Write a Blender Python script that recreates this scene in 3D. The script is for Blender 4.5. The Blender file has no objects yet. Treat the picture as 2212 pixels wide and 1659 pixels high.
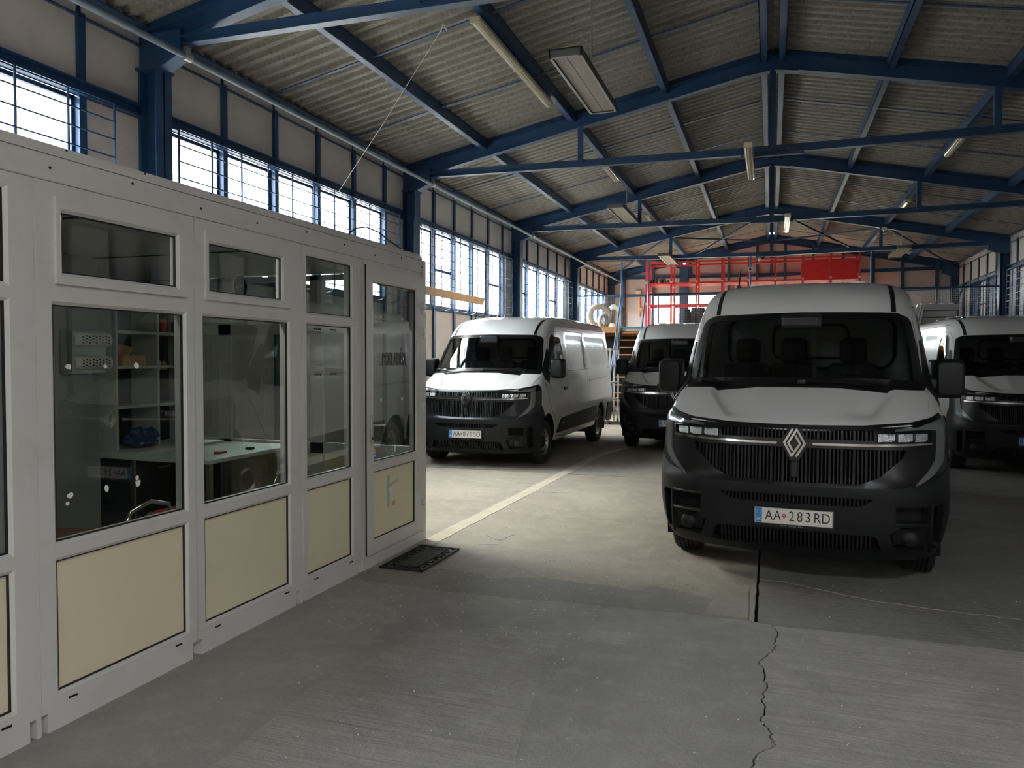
import bpy, bmesh, math, random
import numpy as np
from mathutils import Vector, Matrix
from mathutils.geometry import delaunay_2d_cdt

random.seed(7)
PI = math.pi
SC = bpy.context.scene
COL = SC.collection

# ------------------------------------------------------------ camera, sky, sun, exposure
cam_d = bpy.data.cameras.new('camera')
cam = bpy.data.objects.new('camera', cam_d)
COL.objects.link(cam)
cam_d.sensor_width = 36.0
cam_d.lens = 1648.0 / 2212.0 * 36.0
cam_d.clip_end = 300
CAM_H = 1.64
_yaw, _pit, _rol = -0.3270, 0.0326, 0.0031
_f = Vector((math.sin(_yaw) * math.cos(_pit), math.cos(_yaw) * math.cos(_pit), -math.sin(_pit)))
_r = Vector((math.cos(_yaw), -math.sin(_yaw), 0))
_u = _r.cross(_f)
_c, _s = math.cos(_rol), math.sin(_rol)
_r2, _u2 = _c * _r + _s * _u, -_s * _r + _c * _u
_m = Matrix((_r2, _u2, -_f)).transposed().to_4x4()
_m.translation = Vector((0, 0, CAM_H))
cam.matrix_world = _m
SC.camera = cam

SKY = 64.0
world = bpy.data.worlds.new('overcast_sky')
SC.world = world
world.use_nodes = True
_bg = world.node_tree.nodes['Background']
_bg.inputs[0].default_value = (0.93, 0.97, 1.0, 1)
_bg.inputs[1].default_value = SKY

_sd = bpy.data.lights.new('sun', 'SUN')
_sd.energy = 34.0
_sd.angle = math.radians(42)
_sd.color = (1.0, 0.84, 0.60)
sun = bpy.data.objects.new('sun', _sd)
COL.objects.link(sun)
sun.rotation_euler = Vector((0.65, -0.19, -0.735)).to_track_quat('-Z', 'Y').to_euler()


def portal(x, y, z, w, h, rot):
    d = bpy.data.lights.new('window_portal', 'AREA')
    d.shape = 'RECTANGLE'
    d.size, d.size_y = w, h
    d.cycles.is_portal = True
    o = bpy.data.objects.new('window_portal', d)
    COL.objects.link(o)
    o.location = (x, y, z)
    o.rotation_euler = rot


SC.view_settings.view_transform = 'Standard'
SC.view_settings.look = 'None'
SC.view_settings.exposure = 0.0
SC.view_settings.gamma = 1.0
SC.view_settings.use_curve_mapping = False
SC.cycles.use_denoising = True
SC.cycles.max_bounces = 10
SC.cycles.diffuse_bounces = 5
SC.cycles.glossy_bounces = 4
SC.cycles.transmission_bounces = 6
SC.cycles.transparent_max_bounces = 16
SC.cycles.sample_clamp_indirect = 6.0
SC.cycles.caustics_reflective = False
SC.cycles.caustics_refractive = False

# ------------------------------------------------------------ helpers


def tag(o, label=None, cat=None, group=None, kind=None):
    if label:
        o['label'] = label
    if cat:
        o['category'] = cat
    if group:
        o['group'] = group
    if kind:
        o['kind'] = kind
    return o


def empty(name, loc=(0, 0, 0), rotz=0.0, parent=None):
    o = bpy.data.objects.new(name, None)
    o.empty_display_size = 0.1
    COL.objects.link(o)
    o.location = loc
    o.rotation_euler = (0, 0, rotz)
    if parent:
        o.parent = parent
    return o


def thing(name, label, cat, loc=(0, 0, 0), rotz=0.0, group=None):
    return tag(empty(name, loc, rotz), label, cat, group)


def struct(name, loc=(0, 0, 0)):
    return tag(empty(name, loc), kind='structure')


def put(name, me, parent=None, loc=(0, 0, 0), rot=(0, 0, 0), label=None):
    o = bpy.data.objects.new(name, me)
    COL.objects.link(o)
    o.location = loc
    o.rotation_euler = rot
    if parent:
        o.parent = parent
    if label:
        o['label'] = label
    return o


def copy_tree(o, parent=None):
    c = o.copy()
    COL.objects.link(c)
    if parent:
        c.parent = parent
    for ch in list(o.children):
        copy_tree(ch, c)
    return c


class MB:
    def __init__(s):
        s.v, s.f = [], []

    def add(s, vs, fs):
        n = len(s.v)
        s.v += [tuple(v) for v in vs]
        s.f += [tuple(i + n for i in f) for f in fs]
        return s

    def box(s, x0, x1, y0, y1, z0, z1):
        return s.add([(x0, y0, z0), (x1, y0, z0), (x1, y1, z0), (x0, y1, z0), (x0, y0, z1), (x1, y0, z1), (x1, y1, z1), (x0, y1, z1)],
                     [(0, 3, 2, 1), (4, 5, 6, 7), (0, 1, 5, 4), (1, 2, 6, 5), (2, 3, 7, 6), (3, 0, 4, 7)])

    def bar(s, a, b, w, h, up=(0, 0, 1)):
        a, b = Vector(a), Vector(b)
        d = (b - a).normalized()
        up = Vector(up)
        if abs(d.dot(up)) > 0.98:
            up = Vector((0, 1, 0))
        r = d.cross(up).normalized()
        u = r.cross(d)
        vs = []
        for p in (a, b):
            for sr, su in ((-1, -1), (1, -1), (1, 1), (-1, 1)):
                vs.append(p + r * sr * w / 2 + u * su * h / 2)
        return s.add(vs, [(0, 1, 2, 3), (7, 6, 5, 4), (0, 4, 5, 1), (1, 5, 6, 2), (2, 6, 7, 3), (3, 7, 4, 0)])

    def tube(s, pts, r, n=8, cap=True):
        pts = [Vector(p) for p in pts]
        rings = []
        prev = None
        for i, p in enumerate(pts):
            d = (pts[min(i + 1, len(pts) - 1)] - pts[max(i - 1, 0)]).normalized()
            if prev is None:
                ref = Vector((0, 0, 1)) if abs(d.z) < 0.9 else Vector((1, 0, 0))
                a = d.cross(ref).normalized()
            else:
                a = (prev - d * prev.dot(d)).normalized()
            prev = a
            b = d.cross(a)
            rr = r[i] if isinstance(r, (list, tuple)) else r
            rings.append([p + (a * math.cos(t) + b * math.sin(t)) * rr for t in [2 * PI * k / n for k in range(n)]])
        vs = [v for rg in rings for v in rg]
        fs = []
        for i in range(len(rings) - 1):
            for k in range(n):
                fs.append((i * n + k, i * n + (k + 1) % n, (i + 1) * n + (k + 1) % n, (i + 1) * n + k))
        if cap:
            fs.append(tuple(range(n))[::-1])
            fs.append(tuple((len(rings) - 1) * n + k for k in range(n)))
        return s.add(vs, fs)

    def lathe(s, prof, c, axis='x', n=24, closed=True):
        """prof: (radius, offset along axis)"""
        vs, fs = [], []
        m = len(prof)
        for k in range(n):
            t = 2 * PI * k / n
            for r, h in prof:
                a, b = r * math.cos(t), r * math.sin(t)
                vs.append({'x': (c[0] + h, c[1] + a, c[2] + b), 'y': (c[0] + b, c[1] + h, c[2] + a), 'z': (c[0] + a, c[1] + b, c[2] + h)}[axis])
        for k in range(n):
            q = (k + 1) % n
            for i in range(m if closed else m - 1):
                j = (i + 1) % m
                fs.append((k * m + i, q * m + i, q * m + j, k * m + j))
        return s.add(vs, fs)

    def prism(s, poly, d0, d1, plane='xz'):
        """poly extruded from d0 to d1 along the axis missing from plane"""
        def P(a, b, d):
            return {'xz': (a, d, b), 'yz': (d, a, b), 'xy': (a, b, d)}[plane]
        n = len(poly)
        vs = [P(a, b, d0) for a, b in poly] + [P(a, b, d1) for a, b in poly]
        fs = [tuple(range(n)), tuple(range(n, 2 * n))[::-1]]
        fs += [(i, i + n, (i + 1) % n + n, (i + 1) % n) for i in range(n)]
        return s.add(vs, fs)

    def rbox(s, x0, x1, y0, y1, z0, z1, r=0.01, seg=2):
        bm = bmesh.new()
        bmesh.ops.create_cube(bm, size=1)
        for v in bm.verts:
            v.co = Vector(((x0 + x1) / 2 + v.co.x * (x1 - x0), (y0 + y1) / 2 + v.co.y * (y1 - y0), (z0 + z1) / 2 + v.co.z * (z1 - z0)))
        bmesh.ops.bevel(bm, geom=bm.edges[:], offset=r, segments=seg, affect='EDGES', profile=0.5)
        bm.verts.index_update()
        s.add([v.co[:] for v in bm.verts], [[v.index for v in f.verts] for f in bm.faces])
        bm.free()
        return s

    def mesh(s, name, mat, smooth=None):
        me = bpy.data.meshes.new(name)
        me.from_pydata(s.v, [], s.f)
        if mat:
            me.materials.append(mat)
        bm = bmesh.new()
        bm.from_mesh(me)
        bmesh.ops.recalc_face_normals(bm, faces=bm.faces[:])
        bm.to_mesh(me)
        bm.free()
        if smooth:
            for p in me.polygons:
                p.use_smooth = True
            me.set_sharp_from_angle(angle=math.radians(smooth))
        return me

    def build(s, name, mat, parent=None, smooth=None, label=None, loc=(0, 0, 0), rot=(0, 0, 0)):
        return put(name, s.mesh(name, mat, smooth), parent, loc, rot, label)


_MATS = {}


def N(nt, typ, **kw):
    n = nt.nodes.new(typ)
    for k, v in kw.items():
        if k.startswith('i_'):
            key = k[2:]
            n.inputs[int(key) if key.isdigit() else key.replace('_', ' ')].default_value = v
        else:
            setattr(n, k, v)
    return n


def mat(name, col, rough=0.5, metal=0.0, var=0.0, scale=8.0, bump=0.0, bscale=60.0, coat=0.0, spec=0.5, dirt=None, dscale=3.0, damt=0.5):
    """principled material: noise colour variation, fine bump, optional dirt colour in blotches"""
    if name in _MATS:
        return _MATS[name]
    m = bpy.data.materials.new(name)
    m.use_nodes = True
    nt = m.node_tree
    b = nt.nodes['Principled BSDF']
    b.inputs['Base Color'].default_value = (*col, 1)
    b.inputs['Roughness'].default_value = rough
    b.inputs['Metallic'].default_value = metal
    b.inputs['Specular IOR Level'].default_value = spec
    if coat:
        b.inputs['Coat Weight'].default_value = coat
        b.inputs['Coat Roughness'].default_value = 0.05
    tc = N(nt, 'ShaderNodeTexCoord')
    out = None
    if var or dirt:
        no = N(nt, 'ShaderNodeTexNoise', i_Scale=scale, i_Detail=5.0, i_Roughness=0.6)
        nt.links.new(tc.outputs['Object'], no.inputs['Vector'])
        mr = N(nt, 'ShaderNodeMapRange', i_1=0.3, i_2=0.7, i_3=1 - var, i_4=1 + var)
        nt.links.new(no.outputs[0], mr.inputs[0])
        mx = N(nt, 'ShaderNodeMix', data_type='RGBA', blend_type='MULTIPLY')
        mx.inputs[0].default_value = 1
        mx.inputs[6].default_value = (*col, 1)
        nt.links.new(mr.outputs[0], mx.inputs[7])
        out = mx.outputs[2]
    if dirt:
        n2 = N(nt, 'ShaderNodeTexNoise', i_Scale=dscale, i_Detail=8.0, i_Roughness=0.7)
        nt.links.new(tc.outputs['Object'], n2.inputs['Vector'])
        m2 = N(nt, 'ShaderNodeMapRange', i_1=0.52, i_2=0.72, i_3=0.0, i_4=damt)
        nt.links.new(n2.outputs[0], m2.inputs[0])
        mx2 = N(nt, 'ShaderNodeMix', data_type='RGBA')
        nt.links.new(m2.outputs[0], mx2.inputs[0])
        nt.links.new(out, mx2.inputs[6])
        mx2.inputs[7].default_value = (*dirt, 1)
        out = mx2.outputs[2]
    if out:
        nt.links.new(out, b.inputs['Base Color'])
    if bump:
        nb = N(nt, 'ShaderNodeTexNoise', i_Scale=bscale, i_Detail=4.0)
        nt.links.new(tc.outputs['Object'], nb.inputs['Vector'])
        bp = N(nt, 'ShaderNodeBump', i_Strength=bump, i_Distance=0.01)
        nt.links.new(nb.outputs[0], bp.inputs['Height'])
        nt.links.new(bp.outputs[0], b.inputs['Normal'])
    _MATS[name] = m
    return m


def glass(name, tint, ior=1.6, dust=0.0, dustcol=(0.8, 0.8, 0.78), rough=0.0, boost=1.0):
    """thin sheet: lets light straight through (tinted), mirrors by fresnel, optional dusty film"""
    m = bpy.data.materials.new(name)
    m.use_nodes = True
    nt = m.node_tree
    nt.nodes.remove(nt.nodes['Principled BSDF'])
    o = nt.nodes['Material Output']
    tr = N(nt, 'ShaderNodeBsdfTransparent', i_0=(*tint, 1))
    gl = N(nt, 'ShaderNodeBsdfGlossy', i_Roughness=rough)
    fr = N(nt, 'ShaderNodeFresnel', i_IOR=ior)
    mu = N(nt, 'ShaderNodeMath', operation='MULTIPLY', use_clamp=True)
    mu.inputs[1].default_value = boost
    ge = N(nt, 'ShaderNodeNewGeometry')
    inv = N(nt, 'ShaderNodeMath', operation='SUBTRACT', i_0=1.0)
    nt.links.new(ge.outputs['Backfacing'], inv.inputs[1])
    m0 = N(nt, 'ShaderNodeMath', operation='MULTIPLY')
    nt.links.new(fr.outputs[0], m0.inputs[0])
    nt.links.new(inv.outputs[0], m0.inputs[1])
    nt.links.new(m0.outputs[0], mu.inputs[0])
    mx = N(nt, 'ShaderNodeMixShader')
    nt.links.new(mu.outputs[0], mx.inputs[0])
    last = tr.outputs[0]
    if dust:
        df = N(nt, 'ShaderNodeBsdfDiffuse', i_0=(*dustcol, 1))
        tl = N(nt, 'ShaderNodeBsdfTranslucent', i_0=(*dustcol, 1))
        ad = N(nt, 'ShaderNodeMixShader', i_0=0.6)
        nt.links.new(df.outputs[0], ad.inputs[1])
        nt.links.new(tl.outputs[0], ad.inputs[2])
        md = N(nt, 'ShaderNodeMixShader')
        tc = N(nt, 'ShaderNodeTexCoord')
        no = N(nt, 'ShaderNodeTexNoise', i_Scale=4.0, i_Detail=6.0)
        nt.links.new(tc.outputs['Object'], no.inputs['Vector'])
        mr = N(nt, 'ShaderNodeMapRange', i_1=0.3, i_2=0.75, i_3=dust * 0.5, i_4=min(1, dust * 1.5))
        nt.links.new(no.outputs[0], mr.inputs[0])
        nt.links.new(mr.outputs[0], md.inputs[0])
        nt.links.new(last, md.inputs[1])
        nt.links.new(ad.outputs[0], md.inputs[2])
        last = md.outputs[0]
    nt.links.new(last, mx.inputs[1])
    nt.links.new(gl.outputs[0], mx.inputs[2])
    nt.links.new(mx.outputs[0], o.inputs[0])
    _MATS[name] = m
    return m


STEEL = mat('blue_paint', (0.008, 0.038, 0.10), 0.42, var=0.18, scale=3, dirt=(0.03, 0.05, 0.08), dscale=5, damt=0.5)
STEEL2 = mat('navy_paint', (0.008, 0.028, 0.07), 0.5, var=0.2, scale=4)
PIPE = mat('grey_blue_pipe', (0.13, 0.17, 0.21), 0.4, var=0.15, scale=6)
SHEET = mat('fibre_cement_sheet', (0.27, 0.25, 0.22), 0.85, var=0.22, scale=30, bump=0.25, bscale=140, dirt=(0.06, 0.055, 0.05), dscale=14, damt=0.6)
WALLP = mat('white_wall_panel', (0.60, 0.55, 0.52), 0.6, var=0.06, scale=2, dirt=(0.32, 0.28, 0.26), dscale=1.3, damt=0.35)
WALLG = mat('pinkish_wall_panel', (0.45, 0.425, 0.415), 0.65, var=0.06, scale=2, dirt=(0.30, 0.25, 0.24), dscale=1.1, damt=0.4)
PVC = mat('white_pvc', (0.62, 0.595, 0.56), 0.32, var=0.03, scale=2, dirt=(0.42, 0.38, 0.33), dscale=3.5, damt=0.25)
CREAM = mat('cream_panel', (0.74, 0.66, 0.46), 0.38, var=0.03, scale=3)
BLACKRUB = mat('black_rubber', (0.012, 0.012, 0.013), 0.6, bump=0.15)
TYRE = mat('tyre_rubber', (0.022, 0.020, 0.019), 0.75, var=0.3, scale=14, bump=0.3, bscale=90)
OLDTYRE = mat('dusty_tyre', (0.20, 0.17, 0.13), 0.85, var=0.25, scale=8)
DKTYRE = mat('worn_dark_tyre', (0.05, 0.043, 0.04), 0.8, var=0.25, scale=10)
VWHITE = mat('white_car_paint', (0.80, 0.79, 0.77), 0.28, coat=0.7)
BUMPER = mat('grained_black_plastic', (0.0065, 0.007, 0.008), 0.5, spec=0.35, bump=0.08, bscale=300)
MASK = mat('gloss_black_plastic', (0.004, 0.004, 0.005), 0.3)
VOID = mat('matt_black', (0.004, 0.004, 0.004), 0.9)
SLAT = mat('satin_black_slat', (0.010, 0.010, 0.012), 0.5, spec=0.35)
CHROME = mat('chrome', (0.62, 0.60, 0.57), 0.16, metal=1.0)
ALU = mat('brushed_silver', (0.50, 0.49, 0.47), 0.3, metal=1.0)
REFLECT = mat('lamp_reflector', (0.85, 0.86, 0.88), 0.10, metal=0.75, bump=0.9, bscale=70)
DRLM = mat('grey_light_guide', (0.13, 0.135, 0.135), 0.2, coat=0.5)
SEAT = mat('charcoal_seat_cloth', (0.012, 0.012, 0.015), 0.8)
TRIMD = mat('dark_cab_plastic', (0.014, 0.014, 0.016), 0.55)
BULK = mat('grey_bulkhead', (0.30, 0.31, 0.29), 0.6)
GAP = mat('shut_gap_black', (0.02, 0.02, 0.02), 0.7)
RED = mat('red_rack_paint', (0.50, 0.022, 0.02), 0.42, var=0.12, scale=5)
WOOD = mat('pale_timber', (0.55, 0.32, 0.16), 0.55, var=0.15, scale=4)
OWOOD = mat('orange_timber', (0.60, 0.27, 0.08), 0.5, var=0.15, scale=3)
LBLUE = mat('light_blue_paint', (0.06, 0.20, 0.42), 0.4, var=0.1, scale=5)
GALV = mat('galvanised', (0.45, 0.45, 0.43), 0.4, metal=0.7, var=0.1)
WHITEM = mat('white_enamel', (0.68, 0.67, 0.63), 0.4, var=0.05)
HEATP = mat('heater_plate', (0.33, 0.29, 0.26), 0.5, var=0.05)
HEATB = mat('heater_case', (0.09, 0.095, 0.095), 0.45)
LAMPC = mat('ribbed_diffuser', (0.70, 0.64, 0.48), 0.12, coat=0.6, var=0.12, scale=12)
PAPER = mat('white_paper', (0.78, 0.77, 0.72), 0.8)
PLATEM = mat('plate_white', (0.86, 0.80, 0.70), 0.35)
PLATEB = mat('plate_blue', (0.02, 0.26, 0.72), 0.35)
INK = mat('plate_ink', (0.02, 0.016, 0.02), 0.4)
WHITEINK = mat('white_print', (0.8, 0.8, 0.8), 0.5)
REDINK = mat('shield_red', (0.6, 0.05, 0.05), 0.5)
AMBER = mat('amber_reflector', (0.7, 0.17, 0.03), 0.3)
GLASS_W = glass('windscreen_glass', (0.42, 0.46, 0.45), 1.5, boost=1.0)
GLASS_L = glass('lamp_cover_glass', (0.96, 0.97, 0.98), 1.45)
GLASS_B = glass('booth_glass', (0.78, 0.82, 0.80), 1.55, boost=1.9)
GLASS_H = glass('hall_window_glass', (0.86, 0.90, 0.92), 1.5, dust=0.22)
GLASS_F = glass('frosted_window_glass', (0.70, 0.74, 0.74), 1.5, dust=0.75)

# ------------------------------------------------------------ floor


def concrete(name, base, dark, light, pits=0.0, broom=None, bs=1.0, speck=0.0):
    m = bpy.data.materials.new(name)
    m.use_nodes = True
    nt = m.node_tree
    b = nt.nodes['Principled BSDF']
    b.inputs['Roughness'].default_value = 0.82
    b.inputs['Specular IOR Level'].default_value = 0.35
    tc = N(nt, 'ShaderNodeTexCoord')
    V = tc.outputs['Object']

    def noise(sc, det=6, rough=0.6, vec=None, dist=0.0):
        n = N(nt, 'ShaderNodeTexNoise', i_Scale=sc, i_Detail=float(det), i_Roughness=rough, i_Distortion=dist)
        nt.links.new(vec or V, n.inputs['Vector'])
        return n.outputs[0]

    def ramp(src, a, bb, lo=0.0, hi=1.0):
        r = N(nt, 'ShaderNodeMapRange', i_1=a, i_2=bb, i_3=lo, i_4=hi)
        nt.links.new(src, r.inputs[0])
        return r.outputs[0]

    def mix(fac, a, bb):
        x = N(nt, 'ShaderNodeMix', data_type='RGBA')
        nt.links.new(fac, x.inputs[0])
        for k, c in ((6, a), (7, bb)):
            if isinstance(c, tuple):
                x.inputs[k].default_value = (*c, 1)
            else:
                nt.links.new(c, x.inputs[k])
        return x.outputs[2]
    col = mix(ramp(noise(0.8, 8, 0.65, dist=0.6), 0.35, 0.68), base, dark)
    col = mix(ramp(noise(5.5, 8, 0.7), 0.48, 0.75, 0, 0.65), col, light)
    col = mix(ramp(noise(60, 3, 0.6), 0.5, 0.8, 0, 0.45), col, dark)
    hsum = noise(45, 5, 0.7)
    if pits:
        vo = N(nt, 'ShaderNodeTexVoronoi', i_Scale=26.0)
        nt.links.new(V, vo.inputs['Vector'])
        pm = N(nt, 'ShaderNodeMath', operation='MULTIPLY', use_clamp=True)
        nt.links.new(ramp(vo.outputs['Distance'], 0.20, 0.10), pm.inputs[0])
        nt.links.new(ramp(noise(2.2, 5), 0.46, 0.62), pm.inputs[1])
        pm2 = N(nt, 'ShaderNodeMath', operation='MULTIPLY', i_1=pits)
        nt.links.new(pm.outputs[0], pm2.inputs[0])
        col = mix(pm2.outputs[0], col, (0.07, 0.062, 0.055))
        sb = N(nt, 'ShaderNodeMath', operation='SUBTRACT')
        nt.links.new(hsum, sb.inputs[0])
        nt.links.new(pm.outputs[0], sb.inputs[1])
        hsum = sb.outputs[0]
    if broom is not None:
        mp = N(nt, 'ShaderNodeMapping')
        mp.inputs['Rotation'].default_value = (0, 0, broom)
        mp.inputs['Scale'].default_value = (1.6, 46 * bs, 1)
        nt.links.new(V, mp.inputs['Vector'])
        s = noise(1.0, 4, 0.6, mp.outputs[0], 0.4)
        col = mix(ramp(s, 0.40, 0.68, 0, 0.55), col, dark)
        ad = N(nt, 'ShaderNodeMath', operation='MULTIPLY_ADD', i_1=1.6)
        nt.links.new(s, ad.inputs[0])
        nt.links.new(hsum, ad.inputs[2])
        hsum = ad.outputs[0]
    if speck:
        v2 = N(nt, 'ShaderNodeTexVoronoi', i_Scale=38.0)
        nt.links.new(V, v2.inputs['Vector'])
        pm = N(nt, 'ShaderNodeMath', operation='MULTIPLY', use_clamp=True)
        nt.links.new(ramp(v2.outputs['Distance'], 0.11, 0.07), pm.inputs[0])
        nt.links.new(ramp(noise(1.7, 4), 0.5, 0.6, 0, speck), pm.inputs[1])
        col = mix(pm.outputs[0], col, (0.75, 0.72, 0.68))
    nt.links.new(col, b.inputs['Base Color'])
    bp = N(nt, 'ShaderNodeBump', i_Strength=0.55, i_Distance=0.012)
    nt.links.new(hsum, bp.inputs['Height'])
    nt.links.new(bp.outputs[0], b.inputs['Normal'])
    return m


C_PIT = concrete('pitted_concrete', (0.40, 0.36, 0.30), (0.29, 0.26, 0.22), (0.47, 0.43, 0.36), pits=0.85)
C_SMO = concrete('trowelled_concrete', (0.38, 0.355, 0.33), (0.28, 0.262, 0.245), (0.46, 0.43, 0.39), speck=0.8)
C_BRX = concrete('broomed_concrete_across', (0.29, 0.275, 0.255), (0.19, 0.18, 0.165), (0.36, 0.34, 0.31), broom=0.05)
C_BRY = concrete('broomed_concrete_along', (0.46, 0.43, 0.39), (0.30, 0.28, 0.255), (0.55, 0.51, 0.46), broom=PI / 2 - 0.12, bs=0.55, speck=0.5)
C_SCR = concrete('grey_levelling_screed', (0.30, 0.28, 0.25), (0.24, 0.22, 0.20), (0.35, 0.325, 0.29), speck=0.5)
PAINT = concrete('worn_line_paint', (0.62, 0.56, 0.46), (0.45, 0.40, 0.33), (0.72, 0.66, 0.56), pits=0.5)


def jag(pts, amp, n, rnd):
    out = []
    for i in range(len(pts) - 1):
        a, b = Vector(pts[i]), Vector(pts[i + 1])
        d = b - a
        nrm = Vector((-d.y, d.x)).normalized() if d.length else Vector((0, 0))
        for k in range(n):
            t = k / n
            p = a + d * t + nrm * (rnd.uniform(-amp, amp) if k else 0)
            out.append((p.x, p.y))
    out.append(tuple(pts[-1]))
    return out


rnd = random.Random(3)
XL, XR, YF_, YB = -6.4, 6.4, -5.8, 30.6
CRACK = [(0.03, 4.93), (0.061, 4.827), (0.048, 4.655), (0.043, 4.532), (0.003, 4.438), (-0.042, 4.311), (-0.015, 4.205), (-0.01, 4.087), (0.005, 3.979), (-0.022, 3.828), (-0.007, 3.733), (-0.025, 3.602), (0.013, 3.512), (0.035, 3.422), (0.026, 3.366), (-0.022, 3.304), (-0.047, 3.239), (-0.054, 3.166), (-0.03, 2.4), (-0.06, 1.2), (0.0, 0.0), (-0.04, -5.8)]
CRACK = jag(CRACK, 0.010, 4, rnd)
J1L = jag([(XL, 4.82), (-2.014, 4.885), (-1.55, 4.912), (-0.972, 4.95), (-0.613, 4.982), (-0.335, 4.975), (-0.076, 4.965)], 0.008, 6, rnd)
J1R = jag([(-0.07, 4.965), (0.03, 4.935), (0.5, 4.95), (1.37, 4.94), (3.0, 4.93), (XR, 4.92)], 0.008, 5, rnd)
floor_o = struct('floor')
MB().box(XL, XR, YF_, YB, -0.2, -0.03).build('floor_base', VOID, floor_o)


def slab(poly, m):
    b = MB()
    b.prism(poly, -0.06, 0.0, 'xy')
    return b.build('slab', m, floor_o)


def off(path, dx, dy):
    return [(x + dx, y + dy) for x, y in path]


slab(off(CRACK, -0.004, 0) + [(XL, -5.8)] + off(J1L, 0, -0.004), C_SMO)
slab(off(CRACK, 0.005, 0)[::-1] + off(J1R, 0, -0.003)[2:] + [(XR, -5.8)], C_BRY)
JX = -0.07
slab(off(J1L, 0, 0.004) + jag([(JX - 0.012, 4.97), (JX - 0.008, 6.0), (JX - 0.006, 10.57)], 0.004, 10, rnd) + [(XL, 10.5)], C_PIT)
slab(off(J1R, 0, 0.003) + [(XR, 10.5)] + jag([(JX + 0.006, 10.57), (JX + 0.01, 6.0), (JX + 0.014, 4.97)], 0.005, 10, rnd), C_BRX)
for ya, yb in ((10.578, 16.5), (16.51, 22.4), (22.41, 30.6)):
    slab([(XL, ya), (JX - 0.006, ya), (JX - 0.006, yb), (XL, yb)], C_PIT)
    slab([(JX + 0.006, ya), (XR, ya), (XR, yb), (JX + 0.006, yb)], C_BRX)


def flat(name, poly, m, z=0.003, n=4, amp=0.02, parent=None):
    p = jag(list(poly) + [poly[0]], amp, n, rnd)[:-1]
    b = MB()
    b.prism(p, 0.0, z, 'xy')
    return b.build(name, m, parent or floor_o)


flat('screed_patch', [(-2.95, 4.95), (-2.0, 4.90), (-1.0, 4.965), (-0.10, 4.985), (-0.30, 5.33), (-0.805, 5.51), (-0.865, 5.36), (-1.19, 5.41), (-1.58, 5.452), (-1.99, 5.29), (-2.06, 5.387), (-2.4, 5.42), (-2.93, 5.22)], C_SCR)
flat('screed_patch', [(-0.38, 5.02), (-0.12, 5.0), (-0.12, 5.75), (-0.30, 5.75)], C_PIT, z=0.0045, amp=0.01)
flat('worn_patch', [(-1.061, 4.341), (-0.937, 4.5), (-0.826, 4.579), (-0.724, 4.497), (-0.776, 4.306), (-0.98, 4.295)], C_BRY, amp=0.015)
flat('worn_patch', [(0.13, 4.24), (0.22, 4.27), (0.31, 4.18), (0.30, 4.05), (0.24, 3.99), (0.2, 4.1)], C_SMO, amp=0.01)
flat('worn_patch', [(-2.12, 2.3), (-2.15, 3.2), (-1.95, 4.1), (-1.55, 4.42), (-1.17, 4.37), (-1.12, 3.8), (-0.9, 2.6), (-0.8, 1.5), (-2.0, 1.2)], C_BRY, z=0.002, amp=0.03)
flat('stain', [(-2.495, 6.624), (-2.25, 6.71), (-2.3, 6.45), (-2.40, 6.5)], C_SMO, amp=0.012)
flat('stain', [(-2.42, 6.24), (-2.26, 6.29), (-2.3, 6.34)], C_SMO, amp=0.012)
flat('stain', [(-1.97, 5.6), (-1.89, 5.64), (-1.92, 5.68)], C_SMO, amp=0.008)
flat('stain', [(-3.0, 8.9), (-2.5, 9.0), (-2.3, 9.12), (-2.9, 9.2)], C_SMO, amp=0.02)
flat('painted_line', [(-2.955, 6.10), (-2.80, 6.10), (-2.755, 8.55), (-2.70, 12.7), (-2.42, 14.2), (-2.56, 14.25), (-2.85, 12.7), (-2.91, 8.5)], PAINT, z=0.0035, n=14, amp=0.006)
cr = jag([(-0.06, 5.94), (0.13, 5.94), (0.4, 5.80), (0.72, 5.66), (1.13, 5.60), (1.54, 5.56), (2.6, 5.5)], 0.012, 7, rnd)
b = MB()
for i in range(len(cr) - 1):
    b.bar((*cr[i], 0.001), (*cr[i + 1], 0.001), 0.008, 0.004)
b.build('repaired_crack', C_PIT, floor_o)

# small litter on the concrete: nobody could count it
b = MB()
for k in range(420):
    t = rnd.random()
    x, y = (rnd.uniform(-2.8, -1.0), rnd.uniform(4.0, 5.6)) if t < 0.5 else (rnd.uniform(-2.6, 2.2), rnd.uniform(2.6, 6.0))
    s = rnd.uniform(0.002, 0.005)
    b.add([(x - s, y - s, 0.004), (x + s, y - s * .6, 0.004), (x + s * .3, y + s, 0.004), (x, y, 0.004 + s)], [(0, 1, 3), (1, 2, 3), (2, 0, 3), (0, 2, 1)])
tag(b.build('grit', PAPER), 'pale grit scattered over the concrete floor', 'grit', kind='stuff')

# ------------------------------------------------------------ frames and roof
RX = -0.03


def roof_z(x):
    return 6.375 - 0.205 * abs(x - RX)


FY = [0.42 + 6 * k for k in range(-1, 6)]


def ibeam(mb, a, b, depth, width, t=0.012):
    """a, b: centre of the top edge; web vertical, flanges horizontal across y"""
    a, b = Vector(a), Vector(b)
    dz = Vector((0, 0, depth))
    mb.bar(a - dz / 2, b - dz / 2, t, depth, (0, 0, 1))
    mb.bar(a - dz * 0.02, b - dz * 0.02, width, t)
    mb.bar(a - dz, b - dz, width, t)


frame_meshes = {}


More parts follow.
